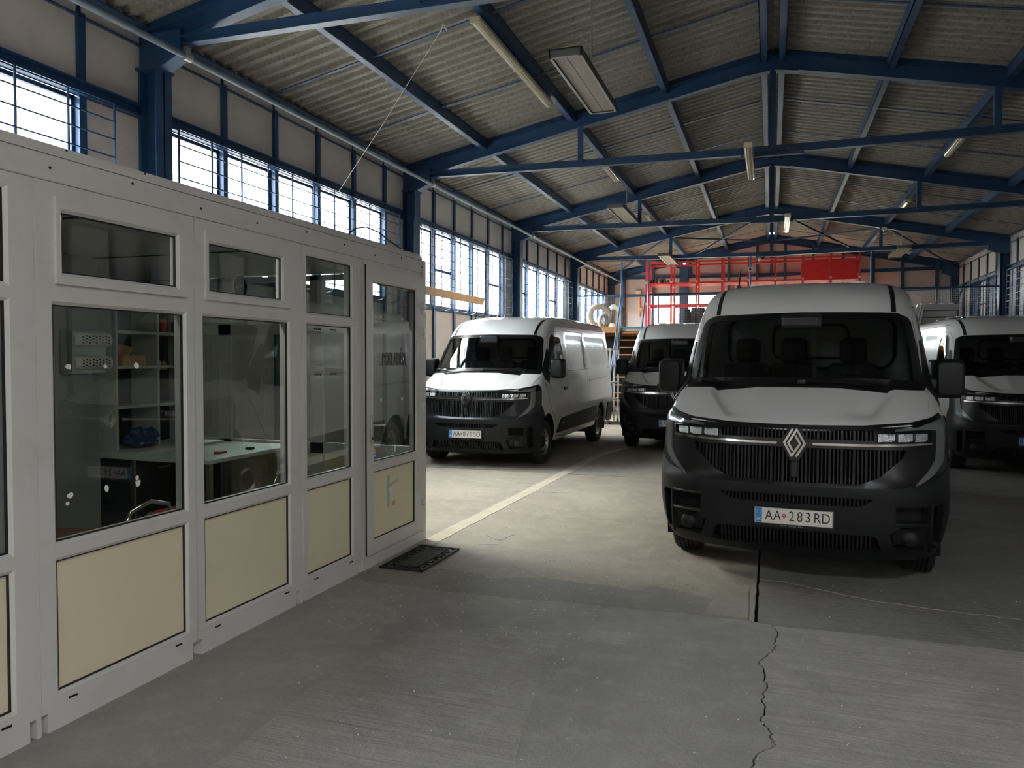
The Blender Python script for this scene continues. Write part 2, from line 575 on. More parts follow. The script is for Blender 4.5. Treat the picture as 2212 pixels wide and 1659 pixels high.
def portal_frame(y):
    root = struct('portal_frame', (RX, y, 0))
    for s in (-1, 1):
        c = MB()
        x0, x1 = s * 6.28, s * 5.97
        lo, hi = min(x0, x1), max(x0, x1)
        c.box(lo, lo + 0.016, -0.11, 0.11, 0, 4.6)
        c.box(hi - 0.016, hi, -0.11, 0.11, 0, 4.6)
        c.box(lo, hi, -0.008, 0.008, 0, 4.6)
        c.box(lo + 0.07, lo + 0.10, -0.10, 0.10, 0, 4.6)
        c.box(lo - 0.02, hi + 0.02, -0.13, 0.13, 4.60, 4.625)
        c.build('column', STEEL, root)
        k = MB()
        k.prism([(s * 6.22, 4.625), (s * 6.0, 4.625), (s * 5.69, 4.75), (s * 5.69, 4.98), (s * 6.3, 4.98), (s * 6.3, 4.8)], -0.07, 0.07, 'xz')
        k.prism([(s * 6.04, 4.625), (s * 5.99, 4.60), (s * 5.67, 4.735), (s * 5.69, 4.76)], -0.085, 0.085, 'xz')
        k.build('corbel', STEEL, root)
        r = MB()
        e = s * 6.32
        ibeam(r, (e, 0, roof_z(e + RX) - 0.085), (0, 0, roof_z(RX) - 0.085), 0.215, 0.13)
        r.bar((e, 0.0, roof_z(e + RX) - 0.05), (0, 0.0, roof_z(RX) - 0.05), 0.05, 0.09)
        r.build('rafter', STEEL, root)
        h = MB()
        hx = s * 2.99
        h.box(hx - 0.045, hx + 0.045, -0.045, -0.035, 4.88, roof_z(hx + RX) - 0.29)
        h.box(hx - 0.045, hx - 0.035, -0.045, 0.045, 4.88, roof_z(hx + RX) - 0.29)
        h.build('hanger', STEEL, root)
    t = MB()
    for s in (-1, 1):
        a, bb = Vector((s * 5.72, 0, 4.90)), Vector((0, 0, 4.845))
        t.bar(a, bb, 0.012, 0.11)
        dz = Vector((0, 0, 0.055))
        t.bar(a - dz, bb - dz, 0.10, 0.012)
        t.bar(a + dz, bb + dz, 0.04, 0.010)
    t.build('tie_beam', STEEL, root)
    g = MB()
    g.box(-0.46, 0.46, -0.03, 0.03, 4.76, 4.91)
    g.box(-0.46, 0.46, -0.065, 0.065, 4.765, 4.78)
    for k in range(6):
        x = (-0.35, -0.24, -0.13, 0.13, 0.24, 0.35)[k]
        g.tube([(x, -0.05, 4.85), (x, 0.05, 4.85)], 0.018, 6)
    g.build('splice_plate', STEEL2, root)
    p = MB()
    p.box(-0.045, 0.045, -0.012, 0.0, 4.9, 6.03)
    p.box(-0.045, -0.035, -0.05, 0.05, 4.9, 6.03)
    p.build('ridge_post', STEEL, root)
    q = MB()
    for s in (-1, 1):
        q.bar((s * 0.03, 0, 6.035), (s * 0.36, 0, 5.985), 0.16, 0.014)
        q.prism([(0, 6.03), (s * 0.36, 5.98), (s * 0.36, 6.22), (0, 6.3)], -0.02, 0.02, 'xz')
    q.build('ridge_gusset', STEEL, root)
    return root


fr0 = portal_frame(FY[0])
for y in FY[1:]:
    c = copy_tree(fr0)
    c.location = (RX, y, 0)

ceil = struct('ceiling')
PITCH, AMP = 0.195, 0.040
SKX0, SKX1, SKY0, SKY1 = 1.9, 2.95, -3.3, -1.9   # unseen roof opening added behind the camera to light the front floor
for s in (-1, 1):
    for k in range(len(FY) - 1):
        y0, y1 = FY[k], FY[k + 1]
        if k == len(FY) - 2:
            y1 += 0.2
        n = int((y1 - y0) / PITCH * 16)
        vs, fs = [], []
        for i in range(n + 1):
            y = y0 + (y1 - y0) * i / n
            ph = math.sin(2 * PI * y / PITCH)
            dz = AMP * max(-0.75, min(0.75, 4.5 * ph))
            for x in (RX + s * 0.10, RX + s * SKX0, RX + s * SKX1, RX + s * 6.75):
                vs.append((x, y, roof_z(x) + dz + 0.03))
        for i in range(n):
            ym = y0 + (y1 - y0) * (i + 0.5) / n
            for j in range(3):
                if s > 0 and k == 0 and j == 1 and SKY0 < ym < SKY1:
                    continue
                fs.append((i * 4 + j, i * 4 + j + 1, (i + 1) * 4 + j + 1, (i + 1) * 4 + j))
        MB().add(vs, fs).build('corrugated_sheet', SHEET, ceil, smooth=60)
b = MB()
n = int(36.2 / PITCH * 4)
vs, fs = [], []
for i in range(n + 1):
    y = -5.6 + 36.2 * i / n
    dz = 0.02 * math.sin(2 * PI * y / PITCH)
    for x, z in ((-0.5, 6.32), (0, 6.47), (0.5, 6.32)):
        vs.append((RX + x, y, z + dz))
for i in range(n):
    for j in range(2):
        fs.append((i * 3 + j, i * 3 + j + 1, (i + 1) * 3 + j + 1, (i + 1) * 3 + j))
b.add(vs, fs).build('ridge_capping', SHEET, ceil)

for s in (-1, 1):
    for dx in (0.135, 1.62, 3.13, 4.68):
        x = RX + s * dx
        z = roof_z(x) - 0.18
        wx = x + (0.045 if s < 0 else -0.045) * (1 if dx > 0.5 else -1)
        b = MB()
        for ya, yb in zip(FY[:-1], FY[1:]):
            b.box(x - 0.05, x + 0.05, ya + 0.03, yb - 0.03, z, z + 0.008)
            b.box(wx - 0.006, wx + 0.006, ya + 0.03, yb - 0.03, z, z + 0.175)
            b.box(x - 0.05, x + 0.05, ya + 0.03, yb - 0.03, z + 0.165, z + 0.173)
        tag(b.build('purlin', STEEL), kind='structure')
for k in range(len(FY) - 1):
    for dy in (2.0, 4.0):
        for s in (-1, 1):
            y = FY[k] + dy
            b = MB()
            a, c = (RX + s * 0.17, y, roof_z(0.17) - 0.09), (RX + s * 6.2, y, roof_z(RX + s * 6.2) - 0.09)
            b.bar(a, c, 0.05, 0.012)
            b.build('sag_bar', STEEL, ceil)
# wind bracing in the last bay
for s in (-1, 1):
    for xa, xb in ((0.14, 3.13), (3.13, 6.15)):
        for ya, yb in ((24.5, 30.3), (30.3, 24.5)):
            b = MB()
            b.bar((RX + s * xa, ya, roof_z(xa) - 0.24), (RX + s * xb, yb, roof_z(xb) - 0.24), 0.05, 0.05)
            b.build('wind_brace', STEEL2, ceil)
for s in (-1, 1):
    e = MB()
    e.box(RX + s * 6.25 - 0.07, RX + s * 6.25 + 0.07, FY[0], 30.5, 4.86, 4.875)
    e.box(RX + s * 6.24 - 0.01, RX + s * 6.24 + 0.01, FY[0], 30.5, 4.86, 5.06)
    e.box(RX + s * 6.17 - 0.06, RX + s * 6.17 + 0.06, FY[0], 30.5, 5.05, 5.065)
    tag(e.build('eave_beam', STEEL), kind='structure')

# ------------------------------------------------------------ side walls
WX = 6.20


def side_wall(s, name, panel_mat, nwin, ks):
    root = struct(name)
    X = lambda d: RX + s * (WX + d)
    lo = lambda a, b: (min(a, b), max(a, b))
    for k in ks:
        Y0 = FY[k]
        studs = [Y0 + 0.2 + i for i in range(6)]
        for y in studs:
            b = MB()
            b.box(*lo(X(-0.02), X(0.06)), y - 0.04, y + 0.04, 0, 4.9)
            b.build('stud', STEEL2 if s > 0 else STEEL, root)
        edges = [Y0 + 0.02] + studs + [Y0 + 5.98]
        for i in range(7):
            a, c = edges[i] + 0.03, edges[i + 1] - 0.03
            if c - a < 0.1:
                continue
            MB().box(*lo(X(0.02), X(0.05)), a, c, 4.2, 5.2).build('wall_panel', panel_mat, root)
            if s < 0 and k == 1 and i == 1:  # unseen window opening added behind the booth to light its interior
                MB().box(*lo(X(0.02), X(0.05)), a, c, 0, 1.4).build('wall_panel', panel_mat, root)
                MB().box(*lo(X(0.02), X(0.05)), a, c, 1.9, 2.62).build('wall_panel', panel_mat, root)
                MB().box(*lo(X(0.02), X(0.05)), a, a + 0.2, 1.4, 1.9).build('wall_panel', panel_mat, root)
                MB().box(*lo(X(0.02), X(0.05)), c - 0.2, c, 1.4, 1.9).build('wall_panel', panel_mat, root)
                MB().box(*lo(X(0.03), X(0.036)), a + 0.2, c - 0.2, 1.4, 1.9).build('pane', GLASS_H, root)
            else:
                MB().box(*lo(X(0.02), X(0.05)), a, c, 0, 2.62).build('wall_panel', panel_mat, root)
            if i in (0, 6):
                MB().box(*lo(X(0.02), X(0.05)), a, c, 2.62, 4.2).build('wall_panel', panel_mat, root)
        r = MB()
        r.box(*lo(X(-0.07), X(0.03)), Y0 + 0.1, Y0 + 5.9, 4.12, 4.135)
        r.box(*lo(X(0.0), X(0.03)), Y0 + 0.1, Y0 + 5.9, 4.12, 4.25)
        r.box(*lo(X(-0.07), X(0.03)), Y0 + 0.1, Y0 + 5.9, 4.235, 4.25)
        r.build('lintel_rail', STEEL if k < 5 else PIPE, root)
        MB().box(*lo(X(0.0), X(0.09)), Y0 + 0.2, Y0 + 5.2, 2.58, 2.66).build('sill', STEEL2, root)
        w = struct('window_%d' % (nwin + k))
        for i in range(5):
            a, c = studs[i] + 0.04, studs[i + 1] - 0.04
            if s < 0:
                gm = GLASS_F if (k, i) in ((3, 0), (3, 3), (4, 4), (1, 3)) else GLASS_H
                MB().box(*lo(X(0.055), X(0.061)), a, c, 2.66, 4.12).build('pane', gm, w)
            else:
                MB().box(*lo(X(0.055), X(0.075)), a, c, 2.66, 4.12).build('blind_board', STEEL2 if i % 2 else WALLP, w)
            fb = MB()
            for p, q in ((a, a + 0.035), (c - 0.035, c)):
                fb.box(*lo(X(0.045), X(0.08)), p, q, 2.66, 4.12)
            for p, q in ((2.66, 2.70), (4.08, 4.12)):
                fb.box(*lo(X(0.045), X(0.08)), a, c, p, q)
            if (k + i) % 3 == 1:
                zz = 3.25 + 0.12 * ((i * 7 + k) % 3)
                fb.box(*lo(X(0.045), X(0.08)), a, c, zz, zz + 0.05)
            fb.build('window_frame', STEEL2, w)
    return root


side_wall(-1, 'wall_left', WALLP, 1, range(0, 6))
side_wall(1, 'wall_right', WALLG, 7, range(1, 6))

# back gable wall
bw = struct('wall_back')
STX = [-6.2, -5.6, -4.45, -3.25, -1.57, -0.54, 0.46, 1.43, 2.45, 3.46, 4.41, 5.51, 6.2]
for i in range(len(STX) - 1):
    a, c = STX[i] + 0.04, STX[i + 1] - 0.04
    zt = min(roof_z(a), roof_z(c)) - 0.1
    za = 4.16
    win = -4.5 < STX[i] < 3.0
    b = MB()
    b.prism([(a, za), (c, za), (c, roof_z(c) - 0.06), (a, roof_z(a) - 0.06)], 30.50, 30.53, 'xz')
    b.build('wall_panel', WALLG, bw)
    MB().box(a, c, 30.50, 30.53, 0, 2.98 if win else 4.14).build('wall_panel', WALLG, bw)
    if 0 < i:
        x = STX[i]
        w_ = 0.17 if i == 3 else 0.045
        sb = MB()
        sb.box(x - w_, x + w_, 30.36, 30.52, 0, 5.28 if i == 3 else roof_z(x) - 0.1)
        if i == 3:
            sb.box(x - 0.30, x + 0.30, 30.34, 30.52, 5.20, 5.30)
        sb.build('stud', STEEL2, bw)
MB().box(-6.2, 6.2, 30.42, 30.5, 4.13, 4.21).build('lintel_rail', STEEL, bw)
w = struct('window_14')
for i in range(2, 9):
    a, c = STX[i] + (0.17 if i == 3 else 0.045), STX[i + 1] - (0.17 if i == 2 else 0.045)
    MB().box(a, c, 30.51, 30.516, 2.98, 4.13).build('pane', GLASS_H, w)
    fb = MB()
    for z in [2.98 + 0.165 * q for q in range(8)]:
        fb.box(a, c, 30.47, 30.476, z, z + 0.006)
    for x in [a + (c - a) * q / 3 for q in range(4)]:
        fb.box(x - 0.006, x + 0.006, 30.47, 30.48, 2.98, 4.13)
    fb.build('window_bars', STEEL, w)
MB().box(-4.45, 3.46, 30.4, 30.5, 2.92, 2.98).build('sill', STEEL2, bw)

# front wall behind the camera; an unseen gate opening is added in the right wall to light booth and vans
fw = struct('wall_front')
MB().box(XL, XR, -5.75, -5.6, 0, 6.5).build('wall_panel', WALLP, fw)
GY0, GY1, GZ = -2.5, -1.9, 2.0
rw = struct('wall_right')
MB().box(6.17, 6.27, -5.6, GY0, 0, 5.2).build('wall_panel', WALLG, rw)
MB().box(6.17, 6.27, GY1, 0.42, 0, 5.2).build('wall_panel', WALLG, rw)
MB().box(6.17, 6.27, GY0, GY1, GZ, 5.2).build('wall_panel', WALLG, rw)
gf = MB()
for y in (GY0, GY1):
    gf.box(6.12, 6.32, y - 0.06, y + 0.06, 0, GZ)
gf.box(6.12, 6.32, GY0, GY1, GZ, GZ + 0.12)
gf.build('added_gate_frame', STEEL, rw)
# outer skin of the side walls so no light leaks at the eaves
for s in (-1, 1):
    MB().box(min(RX + s * 6.26, RX + s * 6.30), max(RX + s * 6.26, RX + s * 6.30), -5.8, 30.7, 4.16, 5.3).build('outer_cladding', WALLG, ceil)
    if s > 0:
        MB().box(RX + 6.29, RX + 6.32, 0.4, 30.7, 0, 4.2).build('outer_cladding', WALLG, ceil)
    else:
        MB().box(RX - 6.32, RX - 6.29, -5.8, 0.60, 0, 2.62).build('outer_cladding', WALLG, ceil)
        MB().box(RX - 6.32, RX - 6.29, 1.7, 30.7, 0, 2.62).build('outer_cladding', WALLG, ceil)
        for k in range(6):
            MB().box(RX - 6.32, RX - 6.27, FY[k] - 0.78, FY[k] + 0.2, 2.6, 4.2).build('outer_cladding', WALLG, ceil)
for k in range(6):
    portal(RX - 6.36, FY[k] + 2.7, 3.39, 1.5, 5.0, (0, -PI / 2, 0))
portal(RX - 6.36, 1.12, 1.65, 0.6, 0.8, (0, -PI / 2, 0))  # the added opening behind the booth
portal(-0.5, 30.6, 3.56, 8.0, 1.2, (-PI / 2, 0, 0))
portal(6.4, (GY0 + GY1) / 2, GZ / 2, GZ, GY1 - GY0, (0, PI / 2, 0))

portal(RX + (SKX0 + SKX1) / 2, (SKY0 + SKY1) / 2, 6.05, SKX1 - SKX0 + 0.1, SKY1 - SKY0 + 0.1, (0, 0.2, 0))  # the added roof opening
# ------------------------------------------------------------ outside
BOUNCE_GROUND = mat('pale_bounce_ground', (0.55, 0.52, 0.46), 0.9, var=0.1)  # unseen ground, made pale to bounce light up to the ceiling
HEDGE = mat('yellow_green_hedge', (0.16, 0.20, 0.035), 0.8, var=0.7, scale=5, dirt=(0.05, 0.08, 0.02), dscale=7, damt=0.7)  # yellow-green leaf colour with random darker blotches
gr = MB().box(-60, -6.6, -40, 70, -0.3, -0.1).box(6.6, 60, -40, 70, -0.3, -0.1).box(-6.6, 6.6, -40, -5.9, -0.3, -0.1).box(-6.6, 6.6, 30.8, 70, -0.3, -0.1).build('ground_outside', BOUNCE_GROUND)
tag(gr, kind='structure')
bm = bmesh.new()
rr = random.Random(5)
for k in range(150):
    x, z = rr.uniform(-9, 6), rr.uniform(0, 3.6)
    mtx = Matrix.Translation((x, 36 + rr.uniform(-0.5, 0.5), z)) @ Matrix.Diagonal((rr.uniform(.3, .6), 0.4, rr.uniform(.25, .5), 1))
    bmesh.ops.create_icosphere(bm, subdivisions=2, radius=1, matrix=mtx)
for v in bm.verts:
    v.co += Vector((rr.uniform(-.06, .06), rr.uniform(-.06, .06), rr.uniform(-.06, .06)))
me = bpy.data.meshes.new('hedge')
bm.to_mesh(me)
bm.free()
me.materials.append(HEDGE)
tag(put('hedge', me), 'yellow-green hedge seen through the back windows', 'hedge')
NB = thing('neighbour_building', 'weathered pale building with an orange eave board outside the left windows', 'building', (-13.0, -10, 0))
NBW = mat('weathered_render', (0.030, 0.026, 0.022), 0.9, var=0.3, scale=1.5, dirt=(0.018, 0.015, 0.013), dscale=2.0, damt=0.6)
NBE = mat('orange_eave_board', (0.055, 0.020, 0.006), 0.7, var=0.2)
NBB = mat('pale_blue_sheet', (0.016, 0.028, 0.042), 0.6)
MB().box(-6.0, -0.5, 0, 25.6, 0, 6.4).build('wall', NBW, NB)
MB().prism([(-6.4, 8.0), (-6.3, 8.1), (0.3, 6.78), (0.3, 6.66)], -0.2, 25.9, 'xz').build('roof', NBB, NB)
MB().box(0.0, 0.08, -0.2, 25.9, 6.38, 6.66).build('eave_board', NBE, NB)
MB().box(-0.5, 0.08, -0.2, 25.9, 6.30, 6.38).build('soffit', NBE, NB)
MB().box(-0.48, -0.36, 18.9, 19.6, 0, 6.3).build('corner_sheet', NBB, NB)
MB().box(-0.48, -0.36, 22.4, 23.4, 0, 6.3).build('corner_sheet', NBB, NB)
for y in (18.4, 20.4):
    MB().bar((-0.42, y, 6.0), (-0.25, y - 3.2, 3.8), 0.08, 0.08).build('strut', NBB, NB)


# ------------------------------------------------------------ window grilles (basket shaped wire guards)


def grille(s, y0, label, cols=11):
    o = thing('window_grille', label, 'grille', (RX + s * 6.03, y0, 2.5), 0, 'wire guards before the hall windows')
    L = 5.15
    fb = MB()
    for i in range(cols):
        y = L * i / (cols - 1)
        pts = [(0, y, 1.60), (0, y, 0.22)] + [(s * 0.10 * (1 - math.cos(t)), y, 0.22 - 0.11 * math.sin(t)) for t in (0.5, 1.0, 1.57)] + [(s * 0.17, y, 0.11)]
        fb.tube(pts, 0.0115, 6)
    fb.build('upright_bars', STEEL, o)
    wb = MB()
    for j in range(9):
        z = 1.60 - 0.172 * j
        wb.bar((0.006, 0, z), (0.006, L, z), 0.012, 0.012)
    wb.bar((s * 0.17, 0, 0.11), (s * 0.17, L, 0.11), 0.012, 0.012)
    wb.build('cross_wires', STEEL, o)
    return o


for k, txt in ((1, 'blue wire window guard above the office booth at the left edge'), (2, 'blue wire window guard over the booth roof, first bay after the nearest column'),
               (3, 'blue wire window guard with a plank on it behind the left van'), (4, 'blue wire window guard past the second left column, behind the van roof'), (5, 'blue wire window guard at the mezzanine on the left wall')):
    grille(-1, FY[k] + 0.27 - (0.0 if k != 1 else 0.0), txt, 11 if k < 3 else 12)
grille(1, FY[5] + 0.3, 'blue wire window guard on the right wall above the mezzanine')
grille(1, FY[4] + 0.3, 'blue wire window guard on the right wall cut by the frame edge')

# ------------------------------------------------------------ the vans


def pchip(tab):
    xs = np.array([t[0] for t in tab], float)
    ys = np.array([t[1] for t in tab], float)
    h = np.diff(xs)
    d = np.diff(ys) / h
    m = np.zeros(len(xs))
    for i in range(1, len(xs) - 1):
        if d[i - 1] * d[i] > 0:
            w1, w2 = 2 * h[i] + h[i - 1], h[i] + 2 * h[i - 1]
            m[i] = (w1 + w2) / (w1 / d[i - 1] + w2 / d[i])
    m[0], m[-1] = d[0], d[-1]

    def f(x):
        if x <= xs[0]:
            return float(ys[0])
        if x >= xs[-1]:
            return float(ys[-1])
        i = int(np.searchsorted(xs, x) - 1)
        t = (x - xs[i]) / h[i]
        return float((1 + 2 * t) * (1 - t) ** 2 * ys[i] + t * (1 - t) ** 2 * h[i] * m[i] + t * t * (3 - 2 * t) * ys[i + 1] + t * t * (t - 1) * h[i] * m[i + 1])
    return f


vW = pchip([(0.20, 0.92), (0.30, 0.97), (0.45, 1.01), (0.62, 1.03), (0.95, 1.03), (1.15, 1.02), (1.35, 1.0), (1.45, 0.985), (1.70, 0.957), (1.80, 0.944), (1.95, 0.917), (2.1, 0.888), (2.2, 0.863), (2.26, 0.838), (2.30, 0.802), (2.34, 0.735), (2.38, 0.62), (2.41, 0.50), (2.44, 0.32), (2.455, 0.16), (2.46, 0.0)])
vF = pchip([(0.20, -0.74), (0.26, -0.82), (0.32, -0.86), (0.45, -0.885), (0.60, -0.895), (0.68, -0.90), (0.725, -0.905), (0.78, -0.88), (0.95, -0.872), (1.10, -0.855), (1.165, -0.835), (1.20, -0.78), (1.25, -0.67), (1.30, -0.565), (1.36, -0.44), (1.42, -0.315), (1.45, -0.265), (1.55, -0.195), (1.80, -0.02), (2.03, 0.14), (2.10, 0.20), (2.20, 0.34), (2.28, 0.53), (2.33, 0.76), (2.37, 1.1), (2.40, 1.6), (2.43, 2.3), (2.46, 3.4)])
vD = pchip([(0.2, 0.55), (0.7, 0.60), (1.0, 0.66), (1.2, 0.62), (2.5, 0.62)])
vN = pchip([(0.2, 3.0), (0.7, 3.0), (1.0, 2.7), (1.2, 2.6), (2.5, 2.6)])
YR, LS = 4.52, 4.3
S1 = 1.4
SR = S1 + LS


def outline(s, z):
    sg = -1 if s < 0 else 1
    a = abs(s)
    w, yf, D, n = vW(z), vF(z), vD(z), vN(z)
    xs = 0.5 ** (1 / n)
    if a <= 0.7:
        t = a / 0.7 * xs
        return sg * w * t, yf + D * (1 - max(0, 1 - t ** n) ** (1 / n))
    if a <= S1:
        q = xs * (1 - (a - 0.7) / 0.7)
        return sg * w * max(0, 1 - q ** n) ** (1 / n), yf + D * (1 - q)
    if a <= SR:
        return sg * w, yf + D + (a - S1) / LS * (YR - yf - D)
    t = a - SR
    if t <= 0.16:
        p = t / 0.16 * PI / 2
        return sg * (w - 0.10 * (1 - math.cos(p))), YR + 0.10 * math.sin(p)
    return sg * max(0.0, (w - 0.10) * (1 - (t - 0.16) / 0.9)), YR + 0.10


SMAX = SR + 0.16 + 0.9


def f2s(x, z):
    w, n = vW(z), vN(z)
    t = min(0.9999, abs(x) / w)
    xs = 0.5 ** (1 / n)
    if t <= xs:
        a = 0.7 * t / xs
    else:
        a = 0.7 + 0.7 * (1 - (1 - t ** n) ** (1 / n) / xs)
    return math.copysign(a, x)


def y2s(y, z, sg=1):
    yf, D, n = vF(z), vD(z), vN(z)
    q = 1 - (y - yf) / D
    if q <= 0:
        return sg * (S1 + LS * (y - yf - D) / (YR - yf - D))
    xs = 0.5 ** (1 / n)
    if q <= xs:
        return sg * (0.7 + 0.7 * (1 - q / xs))
    t = max(0, 1 - q ** n) ** (1 / n)
    return sg * 0.7 * t / xs


def sst(a, b, x):
    t = max(0.0, min(1.0, (x - a) / (b - a)))
    return t * t * (3 - 2 * t)


def disp(x, y, z):
    d = 0.0
    ax = abs(x)
    if y < 0.1 and 1.17 < z < 1.46 and ax < 0.75:         # the two dished hollows on the bonnet
        xe = 0.64 - max(0.0, 1.385 - z) * 0.95
        t = max(0.0, min(1.0, (ax - 0.33) / max(0.05, xe - 0.33)))
        d += -(0.006 * sst(0.325, 0.345, ax) + 0.030 * t) * (1 - sst(xe, xe + 0.035, ax)) * sst(1.20, 1.265, z) * (1 if xe > 0.36 else 0)
    if y > 1.22 and ax > 0.8:                              # recessed load-bay panels
        for ya, yb in ((1.30, 2.48), (2.62, 4.30)):
            d += -0.016 * sst(ya, ya + 0.05, y) * (1 - sst(yb - 0.05, yb, y)) * sst(1.44, 1.49, z) * (1 - sst(2.02, 2.08, z))
    if y > -0.1 and ax > 0.8:                              # swage line along the flank
        d += 0.012 * sst(1.085, 1.02, z) * sst(0.0, 0.25, y) * sst(0.55, 0.95, z)
    return d


def S(s, z, off=0.0):
    x, y = outline(s, z)
    e = 0.004
    xa, ya = outline(s + e, z)
    xb, yb = outline(s - e, z)
    xc, yc = outline(s, z + e)
    xd, yd = outline(s, z - e)
    ds = Vector((xa - xb, ya - yb, 0))
    dz = Vector((xc - xd, yc - yd, 2 * e))
    n = ds.cross(dz)
    n = n.normalized() if n.length > 1e-9 else Vector((0, 0, 1))
    return Vector((x, y, z)) + n * (off + disp(x, y, z)), n


def conv(p):
    if p[0] == 'f':
        return (f2s(p[1], p[2]), p[2])
    if p[0] == 's':
        return (y2s(p[1], p[2]), p[2])
    if p[0] == 'm':
        return (y2s(p[1], p[2], -1), p[2])
    return (p[1], p[2])


def loop(pts, step):
    out = []
    n = len(pts)
    for i in range(n):
        a, b = pts[i], pts[(i + 1) % n]
        if a[0] == b[0]:
            L = math.hypot(b[1] - a[1], b[2] - a[2])
            k = max(1, int(math.ceil(L / step)))
            for j in range(k):
                t = j / k
                out.append(conv((a[0], a[1] + (b[1] - a[1]) * t, a[2] + (b[2] - a[2]) * t)))
        else:
            ca, cb = conv(a), conv(b)
            L = math.hypot(cb[0] - ca[0], cb[1] - ca[1])
            k = max(1, int(math.ceil(L / step)))
            for j in range(k):
                t = j / k
                out.append((ca[0] + (cb[0] - ca[0]) * t, ca[1] + (cb[1] - ca[1]) * t))
    return out


def inside(P, poly):
    x, y = P[:, 0], P[:, 1]
    r = np.zeros(len(P), bool)
    n = len(poly)
    for i in range(n):
        x0, y0 = poly[i]
        x1, y1 = poly[(i + 1) % n]
        if y0 == y1:
            continue
        c = (y0 > y) != (y1 > y)
        r ^= c & (x < (x1 - x0) * (y - y0) / (y1 - y0) + x0)
    return r


def patch(name, outer, m, holes=(), step=0.05, off=0.0, th=0.0, fn=None, raw=False):
    """a panel cut out of the body surface: outline and holes in van coordinates, triangulated and laid on the surface"""
    fn = fn or S
    loops = [list(outer) if raw else loop(outer, step)] + [list(h) if raw else loop(h, step) for h in holes]
    V, E = [], []
    for L in loops:
        o = len(V)
        V += [Vector(p) for p in L]
        E += [(o + i, o + (i + 1) % len(L)) for i in range(len(L))]
    B = np.array([v[:] for v in V])
    lo, hi = B.min(0), B.max(0)
    gx = np.arange(lo[0] + step * 0.5, hi[0], step)
    gy = np.arange(lo[1] + step * 0.5, hi[1], step)
    if len(gx) and len(gy):
        G = np.array(np.meshgrid(gx, gy)).reshape(2, -1).T
        ok = inside(G, loops[0])
        for h in loops[1:]:
            ok &= ~inside(G, h)
        G = G[ok]
        if len(G):
            keep = np.ones(len(G), bool)
            for i in range(0, len(B), 200):
                dd = ((G[:, None, :] - B[None, i:i + 200, :]) ** 2).sum(2).min(1)
                keep &= dd > (0.45 * step) ** 2
            V += [Vector(p) for p in G[keep]]
    vo, _e, fo, *_ = delaunay_2d_cdt(V, E, [], 0, 1e-6)
    P = np.array([v[:] for v in vo])
    C = np.array([P[list(f)].mean(0) for f in fo])
    ok = inside(C, loops[0])
    for h in loops[1:]:
        ok &= ~inside(C, h)
    bm = bmesh.new()
    nrm = []
    bv = []
    for p in vo:
        co, n = fn(p[0], p[1], off)
        bv.append(bm.verts.new(co))
        nrm.append(n)
    nd = {v: n for v, n in zip(bv, nrm)}
    for f, k in zip(fo, ok):
        if k:
            try:
                bm.faces.new([bv[i] for i in f])
            except ValueError:
                pass
    for f in bm.faces:
        f.normal_update()
        if f.normal.dot(nd[f.verts[0]]) < 0:
            f.normal_flip()
        f.smooth = True
    if th:
        be = [e for e in bm.edges if len(e.link_faces) == 1]
        r = bmesh.ops.extrude_edge_only(bm, edges=be)
        for g in r['geom']:
            if isinstance(g, bmesh.types.BMVert):
                for e in g.link_edges:
                    o = e.other_vert(g)
                    if o in nd:
                        g.co = o.co - nd[o] * th
                        break
        for e in be:
            if e.is_valid:
                e.smooth = False
    loose = [v for v in bm.verts if not v.link_faces]
    if loose:
        bmesh.ops.delete(bm, geom=loose, context='VERTS')
    me = bpy.data.meshes.new(name)
    bm.to_mesh(me)
    bm.free()
    me.materials.append(m)
    return me


def mirr(pts):
    r = []
    for p in pts[::-1]:
        if p[0] == 'f':
            r.append(('f', -p[1], p[2]))
        elif p[0] == 's':
            r.append(('m', p[1], p[2]))
        elif p[0] == 'm':
            r.append(('s', p[1], p[2]))
        else:
            r.append((p[0], -p[1], p[2]))
    return r


def both(half):
    """half outline for x>=0 from the centre line down to the centre line -> full outline"""
    return list(half) + mirr(half)


def arc(cy, cz, R, a0, a1, n=12):
    return [('s', cy + R * math.cos(math.radians(a0 + (a1 - a0) * i / n)), cz + R * math.sin(math.radians(a0 + (a1 - a0) * i / n))) for i in range(n + 1)]


WB = 3.585
AR = 0.455
VAN = empty('delivery_van')


def vp(name, me, parent=None, label=None):
    return put(name, me, parent or VAN, label=label)


# white shell: everything behind the black nose, windscreen and door windows cut out
HOOD = [('f', 0, 1.425), ('f', 0.55, 1.422), ('f', 0.89, 1.405), ('f', 0.925, 1.385), ('f', 0.90, 1.30), ('f', 0.885, 1.20), ('f', 0.75, 1.175), ('f', 0.45, 1.16), ('f', 0, 1.15)]
half = [('f', 0, 1.13), ('f', 0.86, 1.17), ('s', -0.37, 1.20), ('s', -0.37, 0.95)] + arc(0, 0.345, AR, 140, -2, 16)[0:] + [('s', 0.47, 0.33), ('s', WB - 0.46, 0.37)] + arc(WB, 0.345, AR, 178, 4, 16) + [('s', YR - 0.02, 0.42), ('r', SR + 0.16, 0.42), ('r', SMAX, 0.42), ('r', SMAX, 2.30)]
lp = loop(half, 0.05)
lp = lp[:-1] if False else lp
